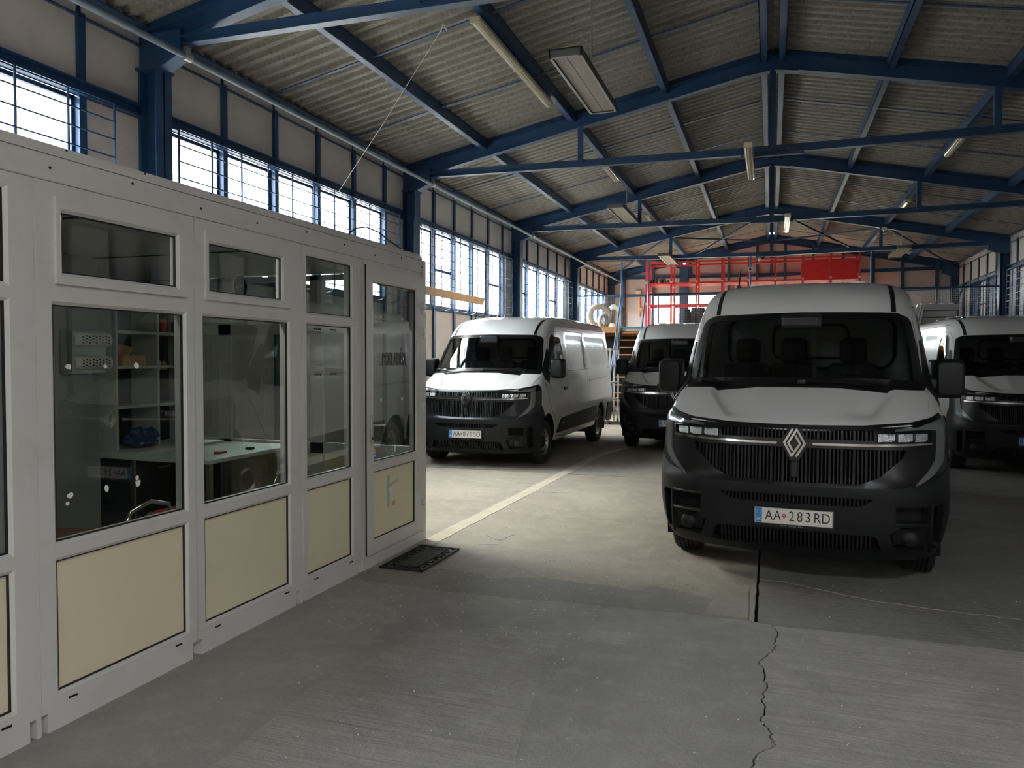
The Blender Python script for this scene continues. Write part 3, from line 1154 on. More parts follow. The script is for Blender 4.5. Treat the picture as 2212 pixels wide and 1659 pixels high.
# drop the closing run back to the start: the mirrored half closes the loop
hs = []
for i in range(len(half) - 1):
    seg = loop([half[i], half[i + 1]], 0.05)
    k = len(seg) // 2
    hs += seg[:k]
top = [(SMAX - (SMAX) * i / 150, 2.30) for i in range(151)]
R_ = hs + top[:-1]
Lm = [(-p[0], p[1]) for p in R_[::-1]]
shell_outer = [(0, 1.13)] + R_[1:] + [(0, 2.30)]
full = R_[1:] + [(0.0, 2.30)] + [p for p in Lm[:-1]] + [(0.0, 1.13)]
WSH = [('f', 0, 1.435), ('f', 0.55, 1.433), ('f', 0.872, 1.418), ('f', 0.89, 1.43), ('f', 0.845, 1.75), ('f', 0.812, 1.945), ('f', 0.79, 1.98), ('f', 0.72, 2.012), ('f', 0, 2.022)]
WSF = [('f', 0, 1.425), ('f', 0.55, 1.424), ('f', 0.885, 1.405), ('f', 0.907, 1.42), ('f', 0.862, 1.75), ('f', 0.828, 1.955), ('f', 0.80, 1.993), ('f', 0.725, 2.026), ('f', 0, 2.036)]
WSI = [('f', 0, 1.50), ('f', 0.55, 1.495), ('f', 0.835, 1.475), ('f', 0.80, 1.75), ('f', 0.775, 1.925), ('f', 0.755, 1.955), ('f', 0.70, 1.975), ('f', 0, 1.985)]
DWN = [('s', 0.14, 1.47), ('s', 0.36, 1.78), ('s', 0.52, 1.985), ('s', 0.60, 2.03), ('s', 0.95, 2.03), ('s', 1.01, 1.98), ('s', 1.03, 1.75), ('s', 1.03, 1.47)]
ws_hole = loop(both(WSH)[:-1], 0.05)


def sl(pts, step=0.05):
    return loop(pts, step)


HIN = [('f', 0, 1.418), ('f', 0.55, 1.415), ('f', 0.87, 1.40), ('f', 0.895, 1.375), ('f', 0.875, 1.30), ('f', 0.865, 1.215), ('f', 0.75, 1.19), ('f', 0.45, 1.175), ('f', 0, 1.165)]
shell = patch('body_shell', full, VWHITE, [ws_hole, sl(DWN), sl(mirr(DWN)), sl(both(HIN)[:-1])], step=0.05, off=0.0, th=0.03, raw=True)
vp('body_shell', shell)
vp('bonnet', patch('bonnet', sl(both(HOOD)[:-1], 0.03), VWHITE, step=0.022, off=0.003, th=0.012, raw=True))


def roof_fn(x, y, off=0.0):
    def zz(x, y):
        lo, hi = 2.0, 2.4599
        ax = abs(x)
        for _ in range(32):
            m = (lo + hi) / 2
            w, yf, D, n = vW(m), vF(m), vD(m), vN(m)
            ok = ax <= w
            if ok and y < yf + D:
                q = 1 - (y - yf) / D
                ok = q <= 1 and ax <= w * max(0, 1 - q ** n) ** (1 / n)
            if ok:
                lo = m
            else:
                hi = m
        return lo
    e = 0.01
    z = zz(x, y)
    n = Vector((-(zz(x + e, y) - zz(x - e, y)) / (2 * e), -(zz(x, y + e) - zz(x, y - e)) / (2 * e), 1)).normalized()
    if n.z < 0.25:
        n = (n + Vector((0, 0, 0.3))).normalized()
    return Vector((x, y, z)) + n * off, n


ro = [outline(s_, 2.30) for s_ in np.concatenate([np.linspace(0, S1, 40), np.linspace(S1, SR, 60)[1:], [SR + 0.05, SR + 0.1, SR + 0.16, SR + 0.5, SMAX]])]
ro = [(x, y) for x, y in ro]
rout = ro + [(-x, y) for x, y in ro[::-1]][1:-1]
roof = patch('roof_panel', rout, VWHITE, step=0.06, raw=True, fn=roof_fn)
vp('roof_panel', roof)

# roof ditch mouldings, fixing caps
gut = []
for sg in (1, -1):
    mb = MB()
    pts = [(0.70 * sg, z) for z in np.linspace(2.035, 2.28, 8)]
    row = []
    for x, z in pts:
        for dx in (-0.019, 0.019):
            row.append(S(f2s(x + dx * 1.0, z), z, 0.002)[0])
    for y in np.linspace(0.75, 4.4, 14):
        for dx in (-0.019, 0.019):
            row.append(roof_fn(sg * (0.70 - 0.02 * sst(0.7, 1.4, y)) + dx, y, 0.003)[0])
    k = len(row) // 2
    mb.add(row, [(2 * i, 2 * i + 1, 2 * i + 3, 2 * i + 2) for i in range(k - 1)])
    vp('roof_moulding', mb.mesh('roof_moulding', BUMPER))
    cb = MB()
    for y in (1.15, 1.9, 2.7, 3.6):
        p, n = roof_fn(sg * 0.45, y)
        cb.rbox(p.x - 0.06, p.x + 0.06, p.y - 0.03, p.y + 0.03, p.z - 0.005, p.z + 0.008, 0.004)
    tag(vp('roof_cap', cb.mesh('roof_cap', VWHITE)), kind='stuff')
ab = MB()
p, n = roof_fn(-0.60, 0.93)
ab.tube([p, p + Vector((0, 0.02, 0.03)), p + Vector((0.012, 0.06, 0.19))], [0.012, 0.008, 0.004], 8)
ab.rbox(p.x - 0.022, p.x + 0.022, p.y - 0.05, p.y + 0.05, p.z - 0.01, p.z + 0.018, 0.008)
vp('aerial', ab.mesh('aerial', MASK, 40))

# windscreen: clear sheet inside a printed black border
vp('windscreen', patch('windscreen', sl(both(WSI)), GLASS_W, step=0.09, off=0.006, raw=True))
vp('windscreen_border', patch('windscreen_border', sl(both(WSF)[:-1]), MASK, [sl(both(WSI)[:-1])], step=0.035, off=0.006, th=0.004, raw=True))
for m_ in (lambda q: q, mirr):
    vp('door_window', patch('door_window', sl(m_([(a, b + (0.012 if False else 0), c) for a, b, c in DWN])), GLASS_W, step=0.12, off=-0.006, raw=True))
    ring_o = [('s', 0.10, 1.455), ('s', 0.34, 1.79), ('s', 0.505, 2.0), ('s', 0.59, 2.047), ('s', 0.96, 2.047), ('s', 1.025, 1.99), ('s', 1.047, 1.75), ('s', 1.047, 1.455)]
    vp('window_seal', patch('window_seal', sl(m_(ring_o)), MASK, [sl(m_([('s', 0.20, 1.49), ('s', 0.39, 1.78), ('s', 0.545, 1.975), ('s', 0.61, 2.01), ('s', 0.94, 2.01), ('s', 0.99, 1.965), ('s', 1.01, 1.75), ('s', 1.01, 1.49)]))], step=0.04, off=0.003, raw=True))
    vp('quarter_trim', patch('quarter_trim', sl(m_([('s', -0.08, 1.33), ('s', 0.08, 1.26), ('s', 0.16, 1.44), ('s', 0.33, 1.80), ('s', 0.30, 1.80)])), BUMPER, step=0.05, off=0.008, th=0.008, raw=True))
    vp('side_moulding', patch('side_moulding', sl(m_([('s', 0.46, 0.45), ('s', 0.52, 0.53), ('s', 0.64, 0.65), ('s', 0.78, 0.68), ('s', 3.13, 0.75), ('s', 3.11, 0.46)])), BUMPER, step=0.06, off=0.018, th=0.018, raw=True))
    vp('door_handle', patch('door_handle', sl(m_([('s', 0.86, 1.145), ('s', 0.87, 1.175), ('s', 1.02, 1.18), ('s', 1.03, 1.15), ('s', 1.01, 1.13), ('s', 0.88, 1.13)]), 0.03), MASK, step=0.03, off=0.025, th=0.03, raw=True))
    vp('rail_cover', patch('rail_cover', sl(m_([('s', 2.66, 1.23), ('s', 2.66, 1.262), ('s', 4.2, 1.30), ('s', 4.2, 1.272)])), GALV, step=0.06, off=0.006, th=0.006, raw=True))
    vp('rear_bumper_corner', patch('rear_bumper_corner', sl(m_([('s', 4.07, 0.42), ('s', 4.03, 0.60), ('s', 4.1, 0.76), ('r', SR + 0.2, 0.76), ('r', SR + 0.2, 0.38), ('s', 4.2, 0.37)])), BUMPER, step=0.06, off=0.02, th=0.02, raw=True))
    amb = MB()
    for yy, zz_ in ((0.76, 0.60), (2.75, 0.66)):
        s0 = conv(m_([('s', yy, zz_)])[0])
        pp, nn = S(s0[0], s0[1], 0.02)
        amb.lathe([(0.0, 0.006), (0.022, 0.004), (0.026, -0.004), (0.0, -0.004)], pp, 'x', 12)
    tag(vp('side_reflector', amb.mesh('side_reflector', AMBER)), kind='stuff')

# shut lines
gl = MB()


def gap(spec, w=0.007, off=0.0015):
    pts = []
    for i in range(len(spec) - 1):
        pts += loop([spec[i], spec[i + 1]], 0.05)[:max(1, len(loop([spec[i], spec[i + 1]], 0.05)) // 2)]
    pts.append(conv(spec[-1]))
    n = len(pts)
    row = []
    for i in range(n):
        a, c = pts[max(0, i - 1)], pts[min(n - 1, i + 1)]
        dx, dy = c[0] - a[0], c[1] - a[1]
        l = math.hypot(dx, dy) or 1
        nx, ny = -dy / l * w / 2, dx / l * w / 2
        row.append(S(pts[i][0] + nx, pts[i][1] + ny, off)[0])
        row.append(S(pts[i][0] - nx, pts[i][1] - ny, off)[0])
    gl.add(row, [(2 * i, 2 * i + 1, 2 * i + 3, 2 * i + 2) for i in range(n - 1)])


for m_ in (lambda q: q, mirr):
    gap(m_([('f', 0.885, 1.215), ('f', 0.90, 1.30), ('f', 0.925, 1.39), ('f', 0.90, 1.412)]))
    gap(m_([('s', -0.12, 1.27), ('s', 0.06, 0.97), ('s', 0.14, 0.83), ('s', 0.36, 0.70), ('s', 0.40, 0.40), ('s', 1.17, 0.36), ('s', 1.17, 1.36), ('s', 1.10, 2.10), ('s', 0.55, 2.09), ('s', 0.40, 1.98), ('s', -0.02, 1.42)]))
    gap(m_([('s', 1.17, 2.13), ('s', 2.57, 2.13), ('s', 2.53, 1.33), ('s', 2.46, 0.42)]))
    gap(m_([('s', 1.20, 1.44), ('s', 2.55, 1.46), ('s', 4.45, 1.48)]))
    gap(m_([('s', 0.70, 2.205), ('s', 2.5, 2.215), ('s', 4.45, 2.215)]))
gap([('f', -0.905, 1.41), ('f', -0.5, 1.425), ('f', 0, 1.428), ('f', 0.5, 1.425), ('f', 0.905, 1.41)], 0.012, 0.004)
vp('shut_line', gl.mesh('shut_line', GAP))

# ---- nose: gloss black mask with grille and lamp openings
GRL = [('f', 0, 0.757), ('f', 0.44, 0.768), ('f', 0.56, 0.825), ('f', 0.70, 0.955), ('f', 0.725, 1.012), ('f', 0, 1.012)]
GRU = [('f', 0, 1.072), ('f', 0.515, 1.075), ('f', 0.515, 1.142), ('f', 0, 1.142)]
HLP = [('f', 0.53, 1.060), ('f', 0.885, 1.068), ('f', 0.892, 1.128), ('f', 0.76, 1.132), ('f', 0.53, 1.128)]
MSK = [('f', 0, 0.722), ('f', 0.69, 0.732), ('f', 0.90, 0.80), ('s', -0.375, 0.925), ('s', -0.355, 1.05), ('s', -0.33, 1.25), ('f', 0.965, 1.253), ('f', 0.90, 1.222), ('f', 0.75, 1.192), ('f', 0.45, 1.172), ('f', 0, 1.166)]
vp('nose_mask', patch('nose_mask', sl(both(MSK)[:-1]), MASK, [sl(both(GRL)), sl(both(GRU)), sl(HLP), sl(mirr(HLP))], step=0.04, off=0.010, th=0.05, raw=True))
BMP_low = arc(0, 0.345, AR + 0.005, 122, 197, 10)
BMP = [('f', 0, 0.232), ('f', 0.45, 0.236), ('f', 0.88, 0.243), ('s', -0.44, 0.25)] + BMP_low[::-1] + [('s', -0.30, 0.86), ('s', -0.375, 0.93), ('f', 0.905, 0.808), ('f', 0.695, 0.742), ('f', 0, 0.732)]
LOW = [('f', 0, 0.285), ('f', 0.58, 0.30), ('f', 0.545, 0.40), ('f', 0.50, 0.415), ('f', 0, 0.415)]
INT = [('f', 0, 0.612), ('f', 0.43, 0.615), ('f', 0.52, 0.672), ('f', 0, 0.672)]
PKU = [('f', 0.66, 0.515), ('f', 0.862, 0.515), ('f', 0.862, 0.62), ('f', 0.66, 0.62)]
PKL = [('f', 0.66, 0.315), ('f', 0.862, 0.325), ('f', 0.862, 0.475), ('f', 0.70, 0.485), ('f', 0.62, 0.43)]
SLO = [('f', 0.895, 0.32), ('f', 0.945, 0.33), ('f', 0.968, 0.61), ('f', 0.955, 0.635), ('f', 0.895, 0.625)]
vp('front_bumper', patch('front_bumper', sl(both(BMP)[:-1]), BUMPER, [sl(both(LOW)), sl(both(INT))] + [sl(q) for h_ in (PKU, PKL, SLO) for q in (h_, mirr(h_))], step=0.04, off=0.016, th=0.05, raw=True))
BK = [('f', 0, 0.25), ('f', 0.88, 0.26), ('s', -0.46, 0.40), ('s', -0.40, 0.60), ('s', -0.40, 1.16), ('f', 0.88, 1.15), ('f', 0, 1.14)]
vp('nose_backing', patch('nose_backing', sl(both(BK)[:-1]), VOID, step=0.06, off=-0.05, raw=True))


def strip(mb, x, hw, z0, z1, off, th, n=5):
    vs = []
    for i in range(n + 1):
        z = z0 + (z1 - z0) * i / n
        for dx, o in ((-hw, off - th), (-hw, off), (hw, off), (hw, off - th)):
            vs.append(S(f2s(x + dx, z), z, o)[0])
    fs = []
    for i in range(n):
        for k in range(3):
            fs.append((4 * i + k, 4 * i + k + 1, 4 * (i + 1) + k + 1, 4 * (i + 1) + k))
    fs += [(0, 1, 2, 3), tuple(4 * n + k for k in (3, 2, 1, 0))]
    mb.add(vs, fs)


g = MB()
for k in range(-27, 28):
    x = k * 0.0262
    w = 0.0045 if k % 3 else 0.0075
    ax = abs(x)
    zlo = 0.760 if ax < 0.44 else (0.768 + (ax - 0.44) / 0.12 * 0.057 if ax < 0.56 else 0.825 + (ax - 0.56) / 0.14 * 0.13)
    if ax < 0.70:
        strip(g, x, w, zlo, 1.008, 0.004, 0.03)
    if ax < 0.51:
        strip(g, x, w, 1.075, 1.140, 0.004, 0.03, 2)
o = vp('grille_slats', g.mesh('grille_slats', SLAT))
tag(o, kind='stuff')
g = MB()
for k in range(-19, 20):
    x = k * 0.0265
    if abs(x) < 0.5:
        strip(g, x, 0.0055, 0.614, 0.670, 0.006, 0.03, 2)
    strip(g, x, 0.0055, 0.29, 0.412, 0.006, 0.03, 3)
o = vp('intake_slats', g.mesh('intake_slats', SLAT))
tag(o, kind='stuff')
rad = MB()
for k in range(14):
    z = 0.77 + 0.016 * k
    rad.bar((-0.36, -0.79, z), (0.38, -0.79, z), 0.01, 0.006)
vp('radiator', rad.mesh('radiator', TRIMD))

# chrome strips, light guides, headlamps, emblem
for m_ in (lambda q: q, mirr):
    vp('chrome_strip', patch('chrome_strip', sl(m_([('f', 0.125, 1.030), ('f', 0.45, 1.034), ('f', 0.70, 1.038), ('f', 0.885, 1.046), ('f', 0.885, 1.060), ('f', 0.70, 1.053), ('f', 0.45, 1.049), ('f', 0.118, 1.046)]), 0.03), CHROME, step=0.03, off=0.018, th=0.010, raw=True))
    vp('light_guide', patch('light_guide', sl(m_([('f', 0.65, 1.150), ('f', 0.80, 1.163), ('f', 0.91, 1.190), ('f', 0.955, 1.205), ('f', 0.972, 1.10), ('f', 0.965, 0.935), ('f', 0.905, 0.845), ('f', 0.78, 0.752), ('f', 0.785, 0.778), ('f', 0.865, 0.868), ('f', 0.912, 0.945), ('f', 0.922, 1.05), ('f', 0.918, 1.142), ('f', 0.80, 1.146), ('f', 0.65, 1.136)]), 0.025), DRLM, step=0.025, off=0.020, th=0.012, raw=True))
    hp = empty('headlamp', parent=VAN)
    put('lamp_housing', patch('lamp_housing', sl(m_([('f', 0.52, 1.055), ('f', 0.90, 1.062), ('f', 0.90, 1.135), ('f', 0.52, 1.135)])), MASK, step=0.05, off=-0.028, raw=True), hp)
    for xa, xb in ((0.548, 0.655), (0.678, 0.772), (0.792, 0.872)):
        put('reflector', patch('reflector', sl(m_([('f', xa, 1.068), ('f', xb - 0.02, 1.069), ('f', xb, 1.08), ('f', xb, 1.122), ('f', xa, 1.123)]), 0.02), REFLECT, step=0.012, off=-0.004, th=0.024, raw=True), hp)
    put('lamp_cover', patch('lamp_cover', sl(m_(HLP)), GLASS_L, step=0.06, off=0.006, raw=True), hp)
    fg = MB()
    q = conv(m_([('f', 0.765, 0.395)])[0])
    pp, nn = S(q[0], q[1], -0.004)
    fg.lathe([(0.0, -0.016), (0.03, -0.013), (0.052, 0.0), (0.060, 0.012), (0.0, 0.03)], pp, 'y', 24)
    vp('fog_lamp', fg.mesh('fog_lamp', SLAT, 50))
    fl = MB()
    fl.add([S(f2s((1 if q[0] > 0 else -1) * x, z), z, o_)[0] for x, z, o_ in ((0.665, 0.335, -0.035), (0.66, 0.45, -0.035), (0.86, 0.475, 0.006), (0.86, 0.33, 0.006))], [(0, 1, 2, 3)])
    vp('fog_pocket', fl.mesh('fog_pocket', BUMPER))
    rb = MB()
    for spec in ([(0.652, 0.50), (0.875, 0.50)], [(0.652, 0.635), (0.878, 0.635)], [(0.879, 0.305), (0.883, 0.645)]):
        (xa, za), (xb, zb) = spec
        pts = [S(f2s((1 if q[0] > 0 else -1) * (xa + (xb - xa) * i / 6), za + (zb - za) * i / 6), za + (zb - za) * i / 6, 0.020)[0] for i in range(7)]
        rb.tube(pts, 0.011, 6)
    vp('bumper_rib', rb.mesh('bumper_rib', BUMPER, 40))
em = empty('emblem', parent=VAN)
put('emblem_plate', patch('emblem_plate', sl([('f', 0.03, 1.162), ('f', -0.03, 1.162), ('f', -0.088, 1.055), ('f', -0.088, 1.028), ('f', -0.03, 0.918), ('f', 0.03, 0.918), ('f', 0.088, 1.028), ('f', 0.088, 1.055)], 0.03), MASK, step=0.03, off=0.030, th=0.03, raw=True), em)
for path in ([(1045, 352), (920, 560), (1040, 778), (1172, 575), (1100, 450)], [(1055, 690), (985, 565), (1115, 352), (1245, 570), (1115, 780)]):
    pts = [((px - 1082) / 2350, 1.041 - (py - 565) / 2350) for px, py in path]
    mb = MB()
    for i in range(len(pts) - 1):
        a, c = (S(f2s(x if abs(x) > 1e-4 else 1e-4, z), z, 0.036)[0] for x, z in (pts[i], pts[i + 1]))
        d = (c - a).normalized() * 0.005
        mb.bar(a - d, c + d, 0.0145, 0.012, (0, -1, 0.02))
    put('emblem_bar', mb.mesh('emblem_bar', CHROME), em)
cb = MB()
p_ = S(0.0, 0.875, 0.02)[0]
cb.rbox(p_.x - 0.022, p_.x + 0.022, p_.y - 0.005, p_.y + 0.03, 0.80, 0.915, 0.005)
vp('camera_pod', cb.mesh('camera_pod', TRIMD))

# mirrors
for sg in (1, -1):
    mp_ = empty('door_mirror', (sg * 1.105, 0.22, 1.495), parent=VAN)
    bm = bmesh.new()
    bmesh.ops.create_cube(bm, size=1)
    for v in bm.verts:
        taper = 0.88 if v.co.y < 0 else 1.0
        v.co = Vector((v.co.x * 0.215 * taper, v.co.y * 0.17, v.co.z * 0.315 * taper))
    ve = [e for e in bm.edges if abs(e.verts[0].co.y - e.verts[1].co.y) > 0.1]
    bmesh.ops.bevel(bm, geom=ve, offset=0.045, segments=3, affect='EDGES', profile=0.5)
    fe = [e for e in bm.edges if all(v.co.y < 0 for v in e.verts)]
    bmesh.ops.bevel(bm, geom=fe, offset=0.022, segments=3, affect='EDGES', profile=0.5)
    me = bpy.data.meshes.new('mirror_housing')
    bm.to_mesh(me)
    bm.free()
    me.materials.append(BUMPER)
    for p in me.polygons:
        p.use_smooth = True
    me.set_sharp_from_angle(angle=math.radians(35))
    put('mirror_housing', me, mp_)
    mb = MB()
    mb.rbox(-0.08, 0.08, 0.083, 0.09, -0.125, 0.125, 0.003)
    put('mirror_glass', mb.mesh('mirror_glass', CHROME), mp_)
    mb = MB()
    mb.rbox(min(-sg * 0.03, -sg * 0.18), max(-sg * 0.03, -sg * 0.18), -0.055, 0.055, -0.085, 0.0, 0.014)
    put('mirror_arm', mb.mesh('mirror_arm', BUMPER), mp_)
    mb = MB()
    mb.rbox(min(sg * 0.085, sg * 0.118), max(sg * 0.085, sg * 0.118), -0.05, 0.03, -0.125, -0.075, 0.008)
    put('indicator', mb.mesh('indicator', BUMPER), mp_)

# wheels
TP = [(0.205, -0.085), (0.235, -0.10), (0.29, -0.112), (0.322, -0.106), (0.338, -0.092)]
for gx in (-0.05, -0.017, 0.017, 0.05):
    TP += [(0.344, gx - 0.006), (0.333, gx - 0.004), (0.333, gx + 0.004), (0.344, gx + 0.006)]
TP += [(0.338, 0.092), (0.322, 0.106), (0.29, 0.112), (0.235, 0.10), (0.205, 0.085)]
ty = MB().lathe(TP, (0, 0, 0), 'x', 48).mesh('tyre', TYRE, 35)
rim = MB().lathe([(0.0, 0.055), (0.055, 0.058), (0.07, 0.045), (0.12, 0.030), (0.150, 0.055), (0.165, 0.060), (0.178, 0.030), (0.192, 0.075), (0.208, 0.088), (0.208, -0.08), (0.0, -0.08)], (0, 0, 0), 'x', 40).mesh('rim', ALU, 40)
hb = MB()
for k in range(14):
    t = 2 * PI * k / 14
    c = (0.062, 0.163 * math.cos(t), 0.163 * math.sin(t))
    hb.lathe([(0.0, 0.004), (0.013, 0.003), (0.013, -0.01), (0.0, -0.01)], c, 'x', 8)
hb.lathe([(0.0, 0.012), (0.09, 0.010), (0.10, -0.01), (0.0, -0.01)], (0.06, 0, 0), 'x', 20)
hubm = hb.mesh('hub_cover', TRIMD)
for wy in (0, WB):
    for sg in (1, -1):
        wr = empty('wheel', (sg * 0.872, wy, 0.344), parent=VAN)
        put('tyre', ty, wr)
        put('rim', rim, wr, rot=(0, 0, 0 if sg > 0 else PI))
        put('hub_cover', hubm, wr, rot=(0, 0, 0 if sg > 0 else PI))
        lb = MB()
        lv = []
        for k in range(21):
            t = math.radians(-15 + 210 * k / 20)
            for x in (0.55, 0.985):
                lv.append((sg * x, wy + 0.475 * math.cos(t), 0.345 + 0.475 * math.sin(t)))
        lb.add(lv, [(2 * k, 2 * k + 1, 2 * k + 3, 2 * k + 2) for k in range(20)])
        lb.add([(sg * 0.55, wy + 0.475 * math.cos(math.radians(a)), 0.345 + 0.475 * math.sin(math.radians(a))) for a in range(-15, 196, 15)], [tuple(range(15))])
        vp('wheel_arch_liner', lb.mesh('wheel_arch_liner', VOID))

# underside, cab interior
ub = MB()
ub.box(-0.54, 0.54, -0.62, 4.5, 0.30, 0.40)
ub.box(-0.95, 0.95, 0.50, WB - 0.5, 0.34, 0.42)
ub.box(-0.95, 0.95, WB + 0.5, 4.5, 0.42, 0.46)
ub.box(-0.36, 0.30, -0.70, -0.3, 0.20, 0.30)
vp('underbody', ub.mesh('underbody', VOID))
cf = MB()
cf.box(-0.94, 0.94, -0.35, 1.35, 0.70, 0.74)
vp('cab_floor', cf.mesh('cab_floor', TRIMD))
db = MB()
db.prism([(-0.10, 1.36), (0.04, 1.395), (0.12, 1.36), (0.16, 1.15), (0.05, 0.75), (-0.10, 0.75), (-0.14, 1.33)], -0.80, 0.80, 'yz')
db.prism([(-0.22, 1.36), (-0.10, 1.375), (-0.10, 0.9), (-0.22, 0.9)], -0.62, 0.62, 'yz')
vp('dashboard', db.mesh('dashboard', TRIMD, 40))
bp = MB()
for x in (-0.62, 0.02, 0.35):
    bp.rbox(x - 0.15, x + 0.15, -0.05, 0.1, 1.385, 1.43, 0.02)
vp('instrument_hood', bp.mesh('instrument_hood', TRIMD, 40))
sw = MB()
ct = Vector((0.42, 0.30, 1.36))
ring = [ct + Vector((0.19 * math.cos(t), 0.075 * math.sin(t) * -1, 0.175 * math.sin(t))) for t in [2 * PI * k / 28 for k in range(29)]]
sw.tube(ring, 0.016, 8, cap=False)
sw.bar(ct + Vector((-0.18, 0, 0)), ct + Vector((0.18, 0, 0)), 0.03, 0.05)
sw.tube([ct, ct + Vector((0, -0.25, -0.12))], 0.04, 8)
vp('steering_wheel', sw.mesh('steering_wheel', MASK, 40))
for x in (-0.52, -0.10, 0.42):
    se = empty('cab_seat', (x, 0.72, 0.74), parent=VAN)
    sb = MB().rbox(-0.21, 0.21, -0.25, 0.25, 0.20, 0.42, 0.05, 3)
    sb.mesh('x', None)
    put('seat_cushion', sb.mesh('seat_cushion', SEAT, 50), se)
    bb = MB().rbox(-0.21, 0.21, 0.17, 0.30, 0.40, 0.90, 0.05, 3)
    put('seat_backrest', bb.mesh('seat_backrest', SEAT, 50), se, rot=(-0.10, 0, 0))
    hb_ = MB().rbox(-0.115, 0.115, 0.22, 0.32, 0.90, 1.14, 0.045, 3)
    put('headrest', hb_.mesh('headrest', SEAT, 50), se, rot=(-0.10, 0, 0))
bk = MB().prism([(-0.92, 0.6), (0.92, 0.6), (0.92, 1.45), (0.84, 2.05), (0.72, 2.2), (-0.72, 2.2), (-0.84, 2.05), (-0.92, 1.45)], 1.30, 1.32, 'xz')
vp('bulkhead', bk.mesh('bulkhead', BULK))
br = MB()


def rrect(x0, x1, z0, z1, r, n=5):
    pts = []
    for cx, cz, a0 in ((x1 - r, z1 - r, 0), (x0 + r, z1 - r, 90), (x0 + r, z0 + r, 180), (x1 - r, z0 + r, 270)):
        for i in range(n + 1):
            t = math.radians(a0 + 90 * i / n)
            pts.append((cx + r * math.cos(t), 1.28, cz + r * math.sin(t)))
    return pts + [pts[0]]


br.tube(rrect(-0.30, 0.38, 1.66, 1.98, 0.08), 0.014, 6, cap=False)
br.tube(rrect(-0.72, 0.78, 1.56, 2.06, 0.14), 0.016, 6, cap=False)
vp('bulkhead_seal', br.mesh('bulkhead_seal', MASK, 40))
hl = MB().box(-0.66, 0.66, 0.72, 1.28, 2.14, 2.16)
vp('headlining', hl.mesh('headlining', TRIMD))
cm = MB().rbox(-0.16, 0.16, 0.02, 0.16, 1.90, 2.02, 0.03)
vp('mirror_pod', cm.mesh('mirror_pod', MASK))
for m_ in (lambda q: q, mirr):
    vp('door_card', patch('door_card', sl(m_([('s', -0.20, 0.75), ('s', -0.20, 1.20), ('s', 0.12, 1.45), ('s', 1.05, 1.45), ('s', 1.2, 2.1), ('s', 1.28, 2.1), ('s', 1.28, 0.75)])), TRIMD, step=0.12, off=-0.045, raw=True))
wp = MB()
for pts in ([(-0.80, 1.452), (-0.45, 1.435), (-0.05, 1.440)], [(0.02, 1.46), (0.35, 1.447), (0.62, 1.450)]):
    wp.tube([S(f2s(x, z), z, 0.028)[0] for x, z in pts], [0.012, 0.009, 0.006], 6)
for x, z in ((-0.80, 1.447), (0.02, 1.45)):
    p_ = S(f2s(x, z), z, 0.02)[0]
    wp.rbox(p_.x - 0.03, p_.x + 0.03, p_.y - 0.025, p_.y + 0.025, p_.z - 0.015, p_.z + 0.02, 0.008)
vp('wiper', wp.mesh('wiper', MASK, 40))


def text_mesh(txt, h, m, cond=1.0, bold=0.0, depth=0.001, sp=1.0):
    cu = bpy.data.curves.new('lettering', 'FONT')
    cu.body = txt
    cu.size = h / 0.70
    cu.align_x = 'CENTER'
    cu.align_y = 'CENTER'
    cu.extrude = depth
    cu.offset = bold
    cu.space_character = sp
    cu.resolution_u = 4
    o = bpy.data.objects.new('tmp_text', cu)
    COL.objects.link(o)
    dg = bpy.context.evaluated_depsgraph_get()
    me = bpy.data.meshes.new_from_object(o.evaluated_get(dg))
    bpy.data.objects.remove(o)
    for v in me.vertices:
        v.co.x *= cond
    me.name = 'lettering'
    me.materials.clear()
    me.materials.append(m)
    return me


